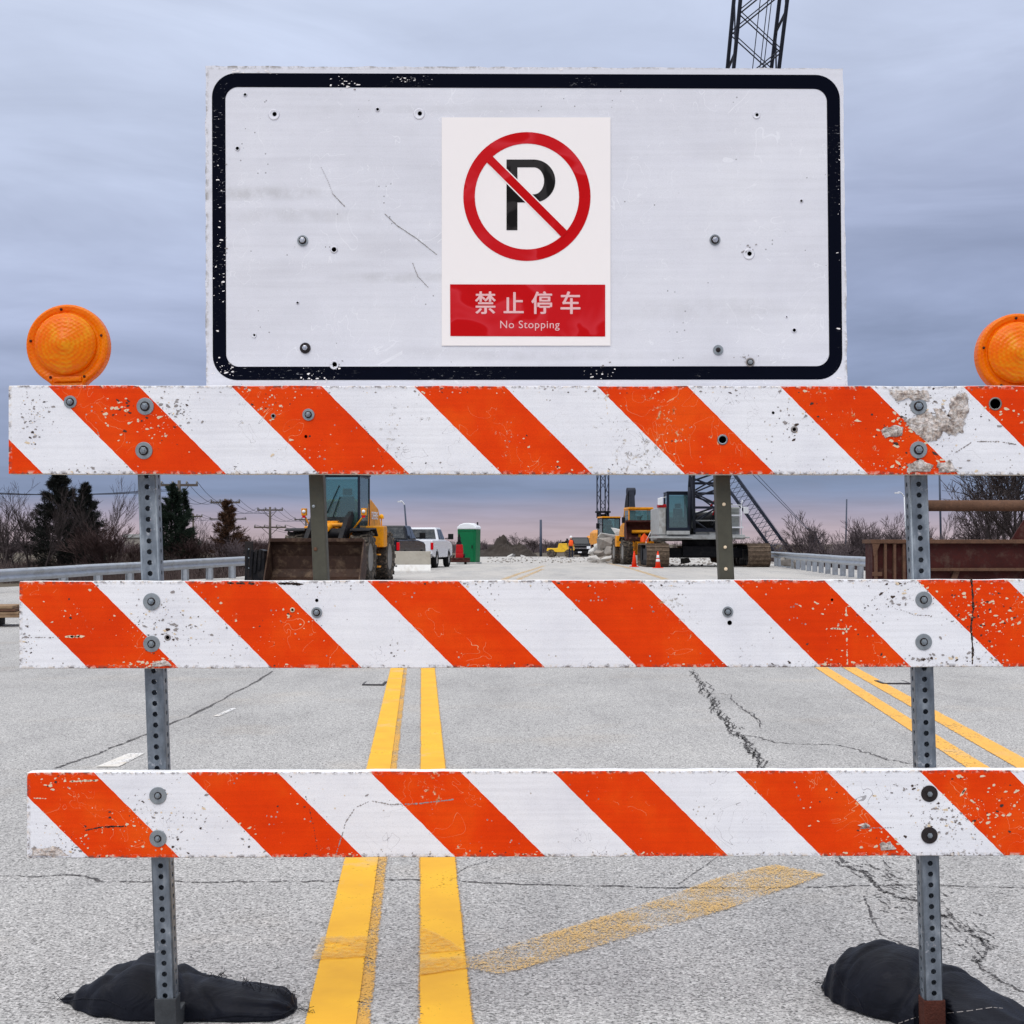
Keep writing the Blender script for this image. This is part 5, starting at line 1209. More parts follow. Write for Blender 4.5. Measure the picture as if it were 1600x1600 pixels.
b = B(); b.tube([(-2.0, -2.0, 3.5), (-2.35, -2.05, 3.45)], .02); b.box(-2.44, -2.18, -2.08, -2.04, 3.1, 3.45); b.build('side_mirror', M['truck_white'], t, bevel=.01)
b = B(); b.tube([(1.8, -1.65, 3.0), (2.0, -1.65, 3.0)], .02); b.box(1.9, 2.16, -1.68, -1.64, 2.68, 3.0); b.build('side_mirror', M['truck_white'], t, bevel=.01)
b = B(); b.box(-.75, 1.0, .3, 2.8, 1.62, 2.3); b.cyl((-.55, -.3, 2.35), (.75, -.3, 2.35), .42, None, 24); b.cyl((-.6, -.3, 2.35), (-.55, -.3, 2.35), .55, None, 24); b.cyl((.75, -.3, 2.35), (.8, -.3, 2.35), .55, None, 24); b.build('winch', M['machine_black'], t)
b = B(); b.box(-.6, .72, -1.75, -1.3, 1.45, 1.95); b.cyl((.3, -1.76, 1.75), (.3, -1.9, 1.75), .17, None, 16); b.build('front_box', M['machine_grey'], t, bevel=.02)
b = B(); b.box(-.66, -.58, -1.7, -1.2, 1.95, 2.75); b.box(.68, .76, -1.7, -1.2, 1.95, 2.75); b.box(-.58, .68, -1.65, -1.55, 2.3, 2.36); b.build('guard_frame', M['machine_grey'], t)
b = B(); b.box(-2.2, 2.0, 3.2, 4.1, 1.3, 2.9); b.build('counterweight', M['machine_grey'], t, bevel=.05)
b = B(); base = Vector((-.1, -1.5, 1.9)); tip = Vector((9.15 - 9.72, 51.5 - 75.6, 24.5)); k1 = base.lerp(tip, .13); p1 = base.lerp(tip, .06)
lattice(b, base, k1, .95, 1.72, .6, 1.5, 4, .075, .04, up=Vector((0, 1, .2))); RB = lattice(b, k1, tip, 1.72, 1.72, 1.5, 1.5, 18, .075, .032, up=Vector((0, 1, .2)), double=True)
b.box(-.6, .5, -2.0, -1.9, 1.75, 1.95)
for z0 in (2.9, 3.6, 4.1, 4.7): b.box(-.82, .85, -2.6, -2.5, z0, z0 + .12)
for k in range(7): b.cyl((-.75 + (k % 2) * 1.4, -2.4 - .12 * k, 2.6 + .42 * k), (.7 - (k % 2) * 1.4, -2.5 - .12 * k, 3.1 + .42 * k), .05, None, 5)
bm_ = b.build('boom', M['crane_steel'], t)
b = B()
for o_ in (-.12, .16, .3): b.cyl(base.lerp(tip, .12) + Vector((o_, -.2, 0)), tip + Vector((o_ + .1, -.3, 0)), .018, None, 5)
b.build('hoist_cable', M['crane_steel'], bm_)
b = B(); b.tube([(-.85, -2.0, 1.9), (-.9, -2.7, 4.0), (-.88, -3.2, 5.2)], .11, 8); b.tube([(.85, -2.0, 1.9), (.95, -2.7, 4.0), (1.0, -3.2, 5.2)], .10, 8); b.build('boom_stop', M['crane_steel'], t)
b = B(); b.tube([(.3, -2.2, 2.6), (.45, -2.4, 3.3), (.5, -2.9, 4.6)], .03, 5); b.tube([(.1, -2.2, 2.9), (.35, -2.4, 3.3)], .05, 5); b.build('hose', M['red_paint'], t)

# far crane with upright lattice mast
D = 150; X = (942 - 800) * D / F
t = thing('crawler_crane', 'far crawler crane with upright blue-grey lattice mast rising behind the rubble', 'crane', (X, D, -.3), R(20))
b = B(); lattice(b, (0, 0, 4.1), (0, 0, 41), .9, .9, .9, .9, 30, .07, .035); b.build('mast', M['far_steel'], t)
b = B(); b.box(-.6, .65, -.5, .6, 4.62, 4.8)
for x in (-.42, .42): b.box(x - .05, x + .05, -.3, .3, 2, 4.7)
b.box(-.12, .42, -.3, .3, 3.0, 4.5); b.box(-.5, .5, -.4, .4, 2.0, 2.9); b.build('mast_foot', M['machine_black'], t)
b = B(); b.box(-1.6, 1.7, -.9, 3.5, 1.35, 2.1); b.prism([(-1.8, 1.5), (1.6, 1.7), (1.5, 2.4), (-1.2, 2.3)], 'Y', -1.1, 1.2); b.build('house', M['machine_yellow'], t, bevel=.05)
crawler(t, -1.35, -2.2, 2.2, .7, 1.0); crawler(t, 1.35, -2.2, 2.2, .7, 1.0)
b = B(); b.box(-1, 1, -1, 1, .4, 1.4); b.build('carbody', M['machine_black'], t)
# sloping crane boom beyond the right guardrail
D = 158
t = thing('crawler_crane', 'distant crane with sloping lattice boom behind the right guardrail', 'crane', ((1252 - 800) * D / F, D, th(31, D)), 0); o_ = Vector(t.location)
b = B(); p0, p1 = S(1226, 868, D) - o_, S(1030, 596, D + 2) - o_
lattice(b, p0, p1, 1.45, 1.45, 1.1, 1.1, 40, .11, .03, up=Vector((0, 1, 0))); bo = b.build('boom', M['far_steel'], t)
b = B(); b.tube([S(1268, 833, D) - o_, p1], .035, 4); b.tube([S(1268, 833, D) - o_ + Vector((.1, .6, .1)), p1 + Vector((1.2, 0, 0))], .03, 4); b.tube([S(1238, 860, D) - o_, S(1150, 740, D) - o_, p1], .012, 4); b.build('pendant_line', M['far_steel'], t)
b = B(); q = S(1270, 830, D) - o_; b.box(q.x - .35, q.x + .35, q.y - .3, q.y + .3, .9, q.z); b.tube([q, Vector((q.x + 2.6, q.y, 1.2))], .14, 5); b.tube([q + Vector((-.2, 0, 0)), q + Vector((-.6, 0, .3))], .16, 5); b.tube([q + Vector((.3, 0, -.3)), Vector((q.x + 2.0, q.y, 1.2))], .09, 5); b.build('gantry', M['crane_steel'], t)
b = B(); b.box(-2.2, 3.2, -1.2, 1.6, 1.1, 2.7); b.build('house', M['machine_black'], t, bevel=.05); crawler(t, -1.4, -2.2, 2.2, .7, 1.0); crawler(t, 1.4, -2.2, 2.2, .7, 1.0); b = B(); b.box(-1, 1, -1, 1, .4, 1.2); b.build('carbody', M['machine_black'], t)

# excavator with folded dark arm
t = thing('excavator', 'yellow excavator with raised folded black arm behind the rubble heap', 'excavator', (7.0, 98, 0), R(8))
crawler(t, -1.15, -2, 2, .6, .95); crawler(t, 1.15, -2, 2, .6, .95)
b = B(); b.box(-.9, .9, -1, 1, .35, .8); b.cyl((0, 0, .8), (0, 0, 1.1), .7, None, 20); b.build('carbody', M['machine_black'], t)
b = B(); b.prism([(-1.35, 1.1), (1.35, 1.1), (1.35, 2.0), (1.1, 2.1), (-1.1, 2.1), (-1.35, 1.9)], 'Y', -.4, 2.6); b.build('house', M['machine_yellow'], t, bevel=.06)
cab(t, -1.4, -.2, -1.9, -.35, 1.35, 2.85, 'machine_black', roofm='machine_yellow', rise=.1)
b = B(); b.tube([(-1.4, -1.85, 2.4), (-1.68, -1.9, 2.4)], .02); b.box(-1.8, -1.58, -1.93, -1.88, 2.15, 2.5); b.build('side_mirror', M['machine_black'], t)
b = B(); b.prism([(-.4, 1.5), (-.9, 1.3), (-2.6, 3.6), (-2.7, 4.5), (-2.3, 4.7), (-1.9, 4.2)], 'X', .15, .6); b.build('boom', M['machine_black'], t, bevel=.03)
b = B(); b.prism([(-2.4, 4.75), (-2.75, 4.6), (-3.3, 2.4), (-3.15, 2.1), (-2.95, 2.3)], 'X', .2, .55); b.cyl((.1, -2.5, 4.55), (.65, -2.5, 4.55), .26, None, 18); b.tube([(.37, -1.2, 2.7), (.37, -2.4, 3.9)], .1, 8); b.build('stick', M['crane_steel'], t, bevel=.02)
b = B(); b.prism([(-3.3, 2.2), (-3.7, 2.0), (-3.9, 1.5), (-3.5, 1.1), (-3.0, 1.2), (-2.9, 1.8)], 'X', -.2, .95); b.build('bucket', M['bucket_rust'], t, bevel=.02)

# road roller
c = G(876, 871); t = thing('road_roller', 'small yellow road roller with dark seat far down the road', 'roller', (c.x * 1.0, c.y, 0), R(80))
for y in (-.75, .75):
    b = B(); b.lathe([(.34, -.5), (.36, -.48), (.36, .48), (.34, .5), (.001, .5)], (0, y, .36), 'X', 24); b.build('drum', M['tyre_rubber'], t)
b = B(); b.prism([(-1.15, .62), (-1.15, 1.12), (-.9, 1.2), (.1, 1.2), (.2, .8), (1.1, .8), (1.15, .55), (.2, .45), (-.2, .45)], 'X', -.5, .5); b.build('body', M['roller_yellow'], t, bevel=.04)
b = B(); b.box(-.3, .3, -.55, -.1, 1.2, 1.36); b.box(-.3, .3, -.62, -.52, 1.3, 1.62); b.build('seat', M['machine_black'], t, bevel=.02)
b = B(); b.tube([(0, .1, 1.1), (0, -.02, 1.48)], .03); b.box(-.2, .2, -.05, 0, 1.46, 1.5); b.build('steering_wheel', M['machine_black'], t)
# yellow low machine beside the mast (grader blade carrier)
c = S(938, 858, 128); t = thing('motor_grader', 'low yellow grader with long sloping frame behind the far pickup', 'grader', (c.x + 2.3, 136, 0), R(-75))
b = B(); b.prism([(-1.6, 1.0), (-1.6, 1.5), (-.6, 1.75), (1.2, 1.45), (3.2, 1.2), (3.2, .95), (1.0, 1.1), (-.4, .8)], 'X', -.45, .45); b.build('frame', M['machine_yellow'], t, bevel=.04)
for x in (-.8, .8):
    for y in (-1.3, -.3, 2.9): wheel(t, x, y, .5, .34)
b = B(); b.prism([(.9, .15), (1.0, .7), (1.06, .7), (1.0, .15)], 'X', -1.4, 1.4); b.build('blade', M['bucket_rust'], t)

# traffic cones
def cone(label, px, py, stripes, s=1):
    D = CH * F / (py - HY); c = Vector(((px - 800) * D / F, D, 0)); t = thing('traffic_cone', label, 'traffic cone', (c.x, c.y, 0), random.random(), 'orange traffic cones beside the crane track')
    b = B(); b.box(-.19, .19, -.19, .19, 0, .035); b.build('base', M['cone_orange'], t, bevel=.01); H = .80 * s; r0, r1 = .135, .03
    b = B(); b.lathe([(r0, .035), (r1, H), (.001, H + .005)], (0, 0, 0), 'Z', 28); b.lathe([(r1 + .012, H - .06), (r1 + .012, H - .03), (r1, H - .02)], (0, 0, 0), 'Z', 16); b.build('cone', M['cone_orange'], t)
    for z0, z1 in stripes:
        b = B(); f = lambda z: r0 + (r1 - r0) * (z - .035) / (H - .035) + .003; b.lathe([(f(z0), z0), (f(z1), z1)], (0, 0, 0), 'Z', 28); b.build('reflective_band', M['cone_white'], t)
cone('plain orange traffic cone left of the crane track', 991, 886, [])
cone('orange and white banded traffic cone before the crane track', 1028, 887.6, [(.30, .42), (.47, .62)])
c = G(1034, 853); b = B(); t = thing('traffic_cone', 'yellow-orange marker drum seen over the left crane track', 'drum', ((1033 - 800) * 84 / F, 84, 0))
b = B(); b.lathe([(.32, 0), (.32, .1), (.28, .14), (.28, 1.1), (.2, 1.3), (.001, 1.32)], (0, 0, 0), 'Z', 24); b.build('drum_body', M['machine_yellow'], t); t.name = 'marker_drum'
# rusty steel post beside the cone
c = G(1000, 881); t = thing('steel_post', 'tall dark rusty steel post standing between the two traffic cones', 'post', (c.x, c.y, 0))
b = B(); b.box(-.11, .11, -.06, .06, 0, 2.3); b.build('upright', M['rust'], t, bevel=.01); b = B(); b.box(-.2, .2, -.2, .2, 0, .03); b.build('foot_plate', M['rust'], t)
# orange flag
t = thing('warning_flag', 'small orange warning flag on a leaning white stick by the rusty post', 'flag', (S(1008, 872, 77).x, 77, 0), 0)
b = B(); b.tube([(0, 0, 0), (.05, 0, 1.3), (.3, 0, 1.8)], .02, 6); b.build('stick', M['truck_white'], t)
b = B(); n = 8
rows = [[b.bm.verts.new((-.25 + .42 * i / n, .03 * math.sin(i * 1.3), 1.25 + (.48 - .12 * abs(i - 4) / 2) * j)) for i in range(n + 1)] for j in (0, 1)]
for i in range(n): b.bm.faces.new((rows[0][i], rows[0][i + 1], rows[1][i + 1], rows[1][i]))
fl = b.build('flag_cloth', M['vest_orange'], t); md = fl.modifiers.new('s', 'SOLIDIFY'); md.thickness = .006

# dark short post left of loader
c = G(389, 912); t = thing('marker_post', 'short dark wooden post with bolts where the left guardrail ends', 'post', (c.x, c.y, 0))
b = B(); b.box(-.11, .11, -.08, .08, 0, 1.22); b.build('upright', M['dark_post'], t, bevel=.012)
for z in (.45, .75, 1.0): b = B(); b.lathe([(.022, -.09), (.02, -.1), (.001, -.104)], (.01, 0, z), 'Y', 12); b.build('bolt', M['galvanized'], t)

# ------------------------------------------------------------------ worker
def person(loc, rz):
    t = thing('person', 'worker in orange vest, dark trousers and white helmet standing by the dark far pickup', 'person', loc, rz)
    J = {'pel': (0, 0, .95, .15), 'sp': (0, 0, 1.12, .135), 'ch': (0, 0, 1.34, .165), 'nk': (0, 0, 1.50, .062), 'hd': (0, -.01, 1.60, .085), 'ht': (0, 0, 1.72, .085)}
    for s, k in ((-1, 'l'), (1, 'r')):
        J.update({k + 'hip': (s * .09, 0, .90, .10), k + 'kn': (s * .11, -.02, .50, .065), k + 'an': (s * .13, .02, .09, .045), k + 'to': (s * .15, -.14, .04, .038),
                  k + 'sh': (s * .19, 0, 1.42, .065), k + 'el': (s * .27, .03, 1.15, .045), k + 'wr': (s * .26, -.12, .93, .032), k + 'ha': (s * .25, -.18, .85, .03)})
    E_ = [('pel', 'sp'), ('sp', 'ch'), ('ch', 'nk'), ('nk', 'hd'), ('hd', 'ht')]
    for k in 'lr': E_ += [('pel', k + 'hip'), (k + 'hip', k + 'kn'), (k + 'kn', k + 'an'), (k + 'an', k + 'to'), ('ch', k + 'sh'), (k + 'sh', k + 'el'), (k + 'el', k + 'wr'), (k + 'wr', k + 'ha')]
    nm = list(J); me = bpy.data.meshes.new('body'); me.from_pydata([J[n][:3] for n in nm], [(nm.index(a), nm.index(c)) for a, c in E_], [])
    o = bpy.data.objects.new('body', me); COL.objects.link(o); o.parent = t; o.modifiers.new('skin', 'SKIN')
    for i, n in enumerate(nm): v = me.skin_vertices[0].data[i]; v.radius = (J[n][3],) * 2; v.use_root = n == 'pel'
    sd_ = o.modifiers.new('sub', 'SUBSURF'); sd_.levels = sd_.render_levels = 2; me.materials.append(M['dark_cloth'])
    b = B(); b.lathe([(.17, .98), (.19, 1.1), (.20, 1.3), (.19, 1.42), (.10, 1.49)], (0, 0, 0), 'Z', 20)
    for v in b.bm.verts: v.co.y *= .78
    b.build('vest', M['vest_orange'], t)
    b = B(); b.lathe([(.001, 1.52), (.06, 1.53), (.088, 1.60), (.09, 1.68), (.07, 1.75), (.001, 1.78)], (0, -.015, 0), 'Z', 18); fc = b.build('face', M['skin'], t, smooth=True)
    b = B(); b.prism([(-.1, 1.60), (-.135, 1.62), (-.1, 1.66)], 'X', -.015, .015); b.build('nose', M['skin'], fc)
    b = B(); [b.box(x - .012, x + .012, -.105, -.098, 1.655, 1.672) for x in (-.035, .035)]; b.build('eyes', M['dark_cloth'], fc)
    b = B(); b.lathe([(.135, 1.69), (.12, 1.695), (.118, 1.74), (.10, 1.80), (.05, 1.835), (.001, 1.84)], (0, -.01, 0), 'Z', 20); b.build('helmet', M['helmet_white'], t, smooth=True)
    for s in (-1, 1):
        b = B(); c = Vector((s * .25, -.185, .85)); b.box(c.x - .04, c.x + .04, c.y - .02, c.y + .02, c.z - .05, c.z + .04)
        for k in range(4): x = c.x - .03 + k * .02; b.tube([(x, c.y, c.z - .05), (x, c.y - .02, c.z - .085), (x, c.y - .005, c.z - .115 + .006 * abs(k - 1))], .009, 6)
        b.tube([(c.x - s * .035, c.y - .01, c.z), (c.x - s * .06, c.y - .03, c.z - .03), (c.x - s * .055, c.y - .035, c.z - .06)], .01, 6); b.build('hand', M['skin'], t)
    return t
c = G(892, 871.5); person((c.x, c.y, 0), R(12))

# ------------------------------------------------------------------ guardrails
def guardrail(label, pts, zt, n, post_sp=1.9, h=.31, side=1, base=None):
    """pts: two ground ends, zt: rail top heights there"""
    a, c = Vector(pts[0]), Vector(pts[1]); t = thing('guardrail', label, 'guardrail', a); L = (c - a).length; d = (c - a).normalized(); s = Vector((d.y, -d.x, 0)) * side
    prof = [(0, 0), (.02, -.02), (.075, -.05), (.08, -.09), (.02, -.135), (.02, -.175), (.08, -.22), (.075, -.26), (.02, -.29), (0, -.31)]
    b = B(); seg = 24; rows = []
    for i in range(seg + 1):
        k = i / seg; z = zt[0] + (zt[1] - zt[0]) * k + .012 * noise.noise(Vector((k * 7, 0, 0))); p = d * L * k
        rows.append([b.bm.verts.new(p + s * u + Vector((0, 0, z + v))) for u, v in prof])
    for p, q in zip(rows, rows[1:]):
        for j in range(len(prof) - 1): b.bm.faces.new((p[j], p[j + 1], q[j + 1], q[j]))
    o = b.build('rail', M['rail_steel'], t, smooth=True); md = o.modifiers.new('s', 'SOLIDIFY'); md.thickness = .006
    k = .4
    while k < L:
        z = zt[0] + (zt[1] - zt[0]) * k / L; b = B(); p = d * k - s * .22
        q = Matrix.Rotation(math.atan2(d.y, d.x), 3, 'Z'); zb = -.45
        for x0, x1, y0, y1 in ((-.09, .09, -.015, .015), (-.095, -.08, -.075, .075), (.08, .095, -.075, .075)):
            r = [q @ Vector((u, v, 0)) for u, v in ((y0, x0), (y1, x0), (y1, x1), (y0, x1))]
            b.hull8([p + e + Vector((0, 0, zb)) for e in r] + [p + e + Vector((0, 0, z - .03)) for e in r])
        po = b.build('post', M['rail_steel'], t); b = B(); e = p + s * .13; b.hull8([e + q @ Vector((u, v, 0)) + Vector((0, 0, w + z)) for w in (-.3, -.02) for u, v in ((-.07, -.09), (.07, -.09), (.07, .09), (-.07, .09))]); b.build('spacer_block', M['rail_steel'], po)
        k += post_sp
    return t
a = S(-260, 900, 27); e = S(386, 870, 50)
guardrail('long galvanized guardrail running along the left edge in front of the cedars', [(-13.4, 28.5, 0), (-8.95, 50.5, 0)], (.48, .74), 0)
guardrail('galvanized guardrail along the right edge between the crane and the rusty steel form', [(11.0, 44.5, 0), (13.65, 78, 0)], (.74, .76), 0, 2.0, side=-1)
b = B()

# ------------------------------------------------------------------ lumber on the left
t = thing('lumber_stack', 'low stack of brown planks at the left edge under the guardrail', 'lumber', (-7.9, 20.6, 0), R(8))
for k, (z, m) in enumerate(((.13, 'lumber'), (.17, 'lumber'), (.215, 'rust'), (.255, 'lumber'))):
    for j in range(3): b = B(); b.box(-1.5, 1.06 - .04 * k, -.35 + j * .25, -.13 + j * .25, z, z + .036); b.build('plank', M[m], t, bevel=.004)
for x in (-1.2, .6): b = B(); b.box(x, x + .1, -.3, .4, 0, .13); b.build('bearer', M['dark_post'], t)

# ------------------------------------------------------------------ rusty steel form and pipe on the right
D = 30; X0 = (1362 - 800) * D / F
t = thing('steel_form', 'rusty red-brown ribbed steel form box lying at the right road edge', 'steel form', (X0, D, 0), 0)
b = B(); b.box(0.03, 4.6, .06, .66, .06, 1.16); b.build('side_plate', M['rust_red'], t)
b = B(); b.box(-.03, 4.7, -.06, .7, 1.16, 1.24); b.build('top_flange', M['rust'], t, bevel=.008)
b = B(); b.box(0, 4.6, -.04, .1, 0, .06); b.box(1.2, 4.35, -.08, .06, .60, .66); b.box(1.2, 4.35, -.02, .06, .02, .12); b.build('ledge', M['rust'], t, bevel=.005)
for k in range(6): b = B(); x = .06 + k * .19; b.prism([(x, .06), (x + .055, .06), (x + .05, 1.16), (x - .005, 1.16)], 'Y', -.04, .06); b.build('rib', M['rust'], t, bevel=.004)
for P in ([(0, 1.16), (.16, 1.16), (.06, .9), (.03, .9)], [(.0, .5), (.2, .5), (.2, .58), (0, .58)], [(1.0, .06), (1.12, .06), (1.06, .75)]): b = B(); b.prism(P, 'Y', -.05, -.04); b.build('gusset', M['rust'], t)
for x in (1.5, 3.0): b = B(); b.prism([(x, .12), (x + .12, .12), (x + .3, .6), (x + .18, .6)], 'Y', 0.0, .06); b.build('brace', M['rust'], t)
b = B(); b.prism([(2.95, 1.24), (3.8, 1.24), (3.8, 1.8), (3.3, 1.78)], 'Y', .3, .36); b.build('end_plate', M['rust_red'], t)
t = thing('steel_pipe', 'long rusty steel pipe resting above the steel form on two stands', 'pipe', (8.38, 30.35, 0), R(.6))
b = B(); b.lathe([(.10, 0), (.115, .0), (.115, 4.2), (.10, 4.2), (.10, 0)], (0, 0, 1.94), 'X', 24); b.build('pipe', M['rust'], t)
for x in (.12, 3.7):
    b = B(); b.box(x - .05, x + .05, -.05, .05, 1.244, 1.83); b.box(x - .12, x + .12, -.2, .2, 1.244, 1.27); b.prism([(-.14, 1.80), (.14, 1.80), (.14, 1.9), (.10, 1.83), (-.10, 1.83), (-.14, 1.9)], 'X', x - .04, x + .04); b.build('stand', M['rust'], t)

# ------------------------------------------------------------------ utility poles and wires
poles = []
def upole(label, px, arms, D, name='utility_pole', wood='wood_weathered', rot=0, ztop=None):
    X = (px - 800) * D / F; t = thing(name, label, 'utility pole', (X, D, -.35), R(rot)); z = lambda y: CH - (y - HY) * D / F + .35
    zt = z(arms[0][0]) + .35 if arms else ztop
    b = B(); b.cyl((0, 0, 0), (0, 0, zt), .17, .12, 10); b.build('pole', M[wood], t); tips = []
    for y, w in arms:
        w = w * D / F / 2; b = B(); b.box(-w, w, -.07, .07, z(y) - .09, z(y) + .09)
        if len(arms) > 1 or True: b.tube([(-w * .55, 0, z(y)), (0, 0, z(y) - .9)], .035, 5); b.tube([(w * .55, 0, z(y)), (0, 0, z(y) - .9)], .035, 5)
        ar = b.build('crossarm', M[wood], t)
        for u in (-.95, -.35, .4, .95):
            b = B(); b.lathe([(.05, 0), (.09, .06), (.05, .12), (.08, .17), (.001, .24)], (w * u, 0, z(y) + .09), 'Z', 8); b.build('insulator', M['rim_metal'], ar); tips.append(Vector((X + w * u, D, z(y) - .35 + .3)))
    poles.append(tips); return t
upole('nearest utility pole with one wide crossarm beside the left galvanized post', 280, [(758, 58)], 110)
upole('utility pole with single crossarm rising behind the small brown conifer', 352, [(785, 46)], 140)
upole('utility pole with two crossarms left of the wheel loader', 422, [(797, 40), (824, 50)], 165)
upole('distant utility pole half hidden by the left sign post', 478, [(812, 36)], 200)
upole('low far utility pole just right of the left galvanized post', 302, [(807, 28)], 190)
upole('low far utility pole behind the brown conifer and its reddish bushes', 356, [(811, 58)], 215)
def wires(A_, C_, sag, label):
    t = thing('power_lines', label, 'power line', A_[0])
    for i, (a, c) in enumerate(zip(A_, C_)):
        b = B(); n = 12; P = [a.lerp(c, k / n) - Vector((0, 0, sag * 4 * (k / n) * (1 - k / n))) for k in range(n + 1)]; b.tube(P, .022, 4); child(b.build('wire', M['far_steel']), t)
wires(poles[0], poles[1][:4], 1.0, 'sagging power lines between the nearest pole and the conifer pole')
wires(poles[1], poles[2][:4], 1.0, 'sagging power lines from the conifer pole to the two-armed pole')
wires(poles[2][:4], poles[3][:4], 1.0, 'power lines from the two-armed pole toward the loader')
wires(poles[2][4:], [p + Vector((6, 50, -.8)) for p in poles[2][4:]], .8, 'lower power lines leaving the two-armed pole')
wires([p + Vector((-13, -35, -.9)) for p in poles[0][:3]], [p - Vector((0, 0, .6)) for p in poles[0][:3]], .8, 'power lines coming in from the left to the nearest pole')
wires(poles[4], poles[5], .7, 'low far power lines between the two small poles')
def thin_pole(label, px, y0, y1, D, r, lean=0, cat='pole', arm=None, m='far_steel', name='light_pole'):
    a = S(px, y1, D); c = S(px + lean, y0, D); t = thing(name, label, cat, a)
    b = B(); b.cyl((0, 0, 0), c - a, r, r * .8, 8); b.build('shaft', M[m], t)
    if arm: b = B(); P = [c - a + Vector((arm * k / 6, 0, .5 * math.sin(k / 6 * 2.2))) for k in range(7)]; b.tube(P, r * .7, 6); b.box(P[-1].x - .25, P[-1].x + .25, -.12, .12, P[-1].z - .08, P[-1].z + .08); b.build('lamp_arm', M['truck_white'], t)
    return t
thin_pole('thin grey pole standing right of the bare trees at the road end', 845, 812, 872, 135, .13)
thin_pole('slender leaning lamp pole beyond the white pickup', 638, 789, 862, 180, .12, -6, arm=-.6)
thin_pole('thin dark leaning mast above the right-hand bare trees', 1321, 780, 880, 150, .09, 2)
thin_pole('pale street lamp with curved arm left of the right galvanized post', 1417, 776, 880, 160, .09, -4, arm=-.8, m='truck_white')
thin_pole('tall thin dark pole left of the rusty pipe end', 1471, 700, 880, 140, .11, -4)

# ------------------------------------------------------------------ trees
def bare_meshes(seed, h=5.0, spread=.5, stems=1, levels=5, twig=.008, r0=.09, up=.35):
    rnd = random.Random(seed); T, C_ = B(), B()
    def grow(p, d, l, r, lv):
        n = 3 if lv > 0 else 2; q = p
        for i in range(n):
            d = (d + Vector((rnd.gauss(0, .13), rnd.gauss(0, .13), rnd.gauss(0, .06) + up * .08))).normalized(); e = q + d * l / n
            ra = r * (1 - .35 * i / n); rb = r * (1 - .35 * (i + 1) / n); (T if lv >= levels - 1 else C_).cyl(q, e, ra, rb, 7 if lv >= levels - 1 else 3, cap=False); q = e
            if lv > 0 and i < n - 1 and rnd.random() < .85: side(q, d, l, rb, lv)
        if lv > 0:
            for k in range(rnd.choice((2, 3))): side(q, d, l, r * .65, lv)
    def side(q, d, l, r, lv):
        a = rnd.uniform(0, 2 * math.pi); o = d.orthogonal().normalized(); o.rotate(Matrix.Rotation(a, 3, d)); s = spread * rnd.uniform(.5, 1.3)
        grow(q, (d + o * s).normalized(), l * rnd.uniform(.55, .8), max(r * .62, twig), lv - 1)
    for k in range(stems): grow(Vector((rnd.gauss(0, .12) * (stems > 1), rnd.gauss(0, .12) * (stems > 1), 0)), Vector((rnd.gauss(0, .18) * (stems > 1), rnd.gauss(0, .12) * (stems > 1), 1)).normalized(), h * .36, r0, levels)
    return T, C_
protos = {}
def bare_proto(key, barkm, **kw):
    T, C_ = bare_meshes(**kw); a = T.build('trunk', M[barkm]); c = C_.build('crown', M[barkm]); hh = max(v.co.z for v in c.data.vertices); protos[key] = (a.data, c.data, hh); bpy.data.objects.remove(a); bpy.data.objects.remove(c)
bare_proto('round', 'far_bark', seed=3, h=5, spread=.62, levels=5, twig=.010, r0=.11)
bare_proto('open', 'far_bark', seed=8, h=5, spread=.50, levels=5, twig=.010, r0=.10, stems=2)
bare_proto('shrub', 'far_bark', seed=12, h=4, spread=.42, levels=4, twig=.010, r0=.05, stems=6)
bare_proto('sapling', 'bark', seed=21, h=5, spread=.30, levels=4, twig=.006, r0=.045, stems=1, up=1.2)
bare_proto('thicket', 'red_twig', seed=31, h=3, spread=.35, levels=4, twig=.006, r0=.03, stems=8, up=.8)
bare_proto('big', 'bark', seed=44, h=6, spread=.60, levels=5, twig=.010, r0=.13, stems=2)
def tree(name, label, key, px, ytop, D, rz, wx=1, group=None, cat='bare tree', zb=None):
    X = (px - 800) * D / F; z0 = th(X, D) - .05 if zb is None else zb; H = CH - (ytop - HY) * D / F - z0; a, c, hh = protos[key]; k = H / hh
    t = thing(name, label, cat, (X, D, z0), rz, group); t.scale = (k * wx, k * wx, k)
    for nm, me in (('trunk', a), ('crown', c)): o = bpy.data.objects.new(nm, me); COL.objects.link(o); o.parent = t
    return t
TR = 'leafless trees and saplings beside the road'
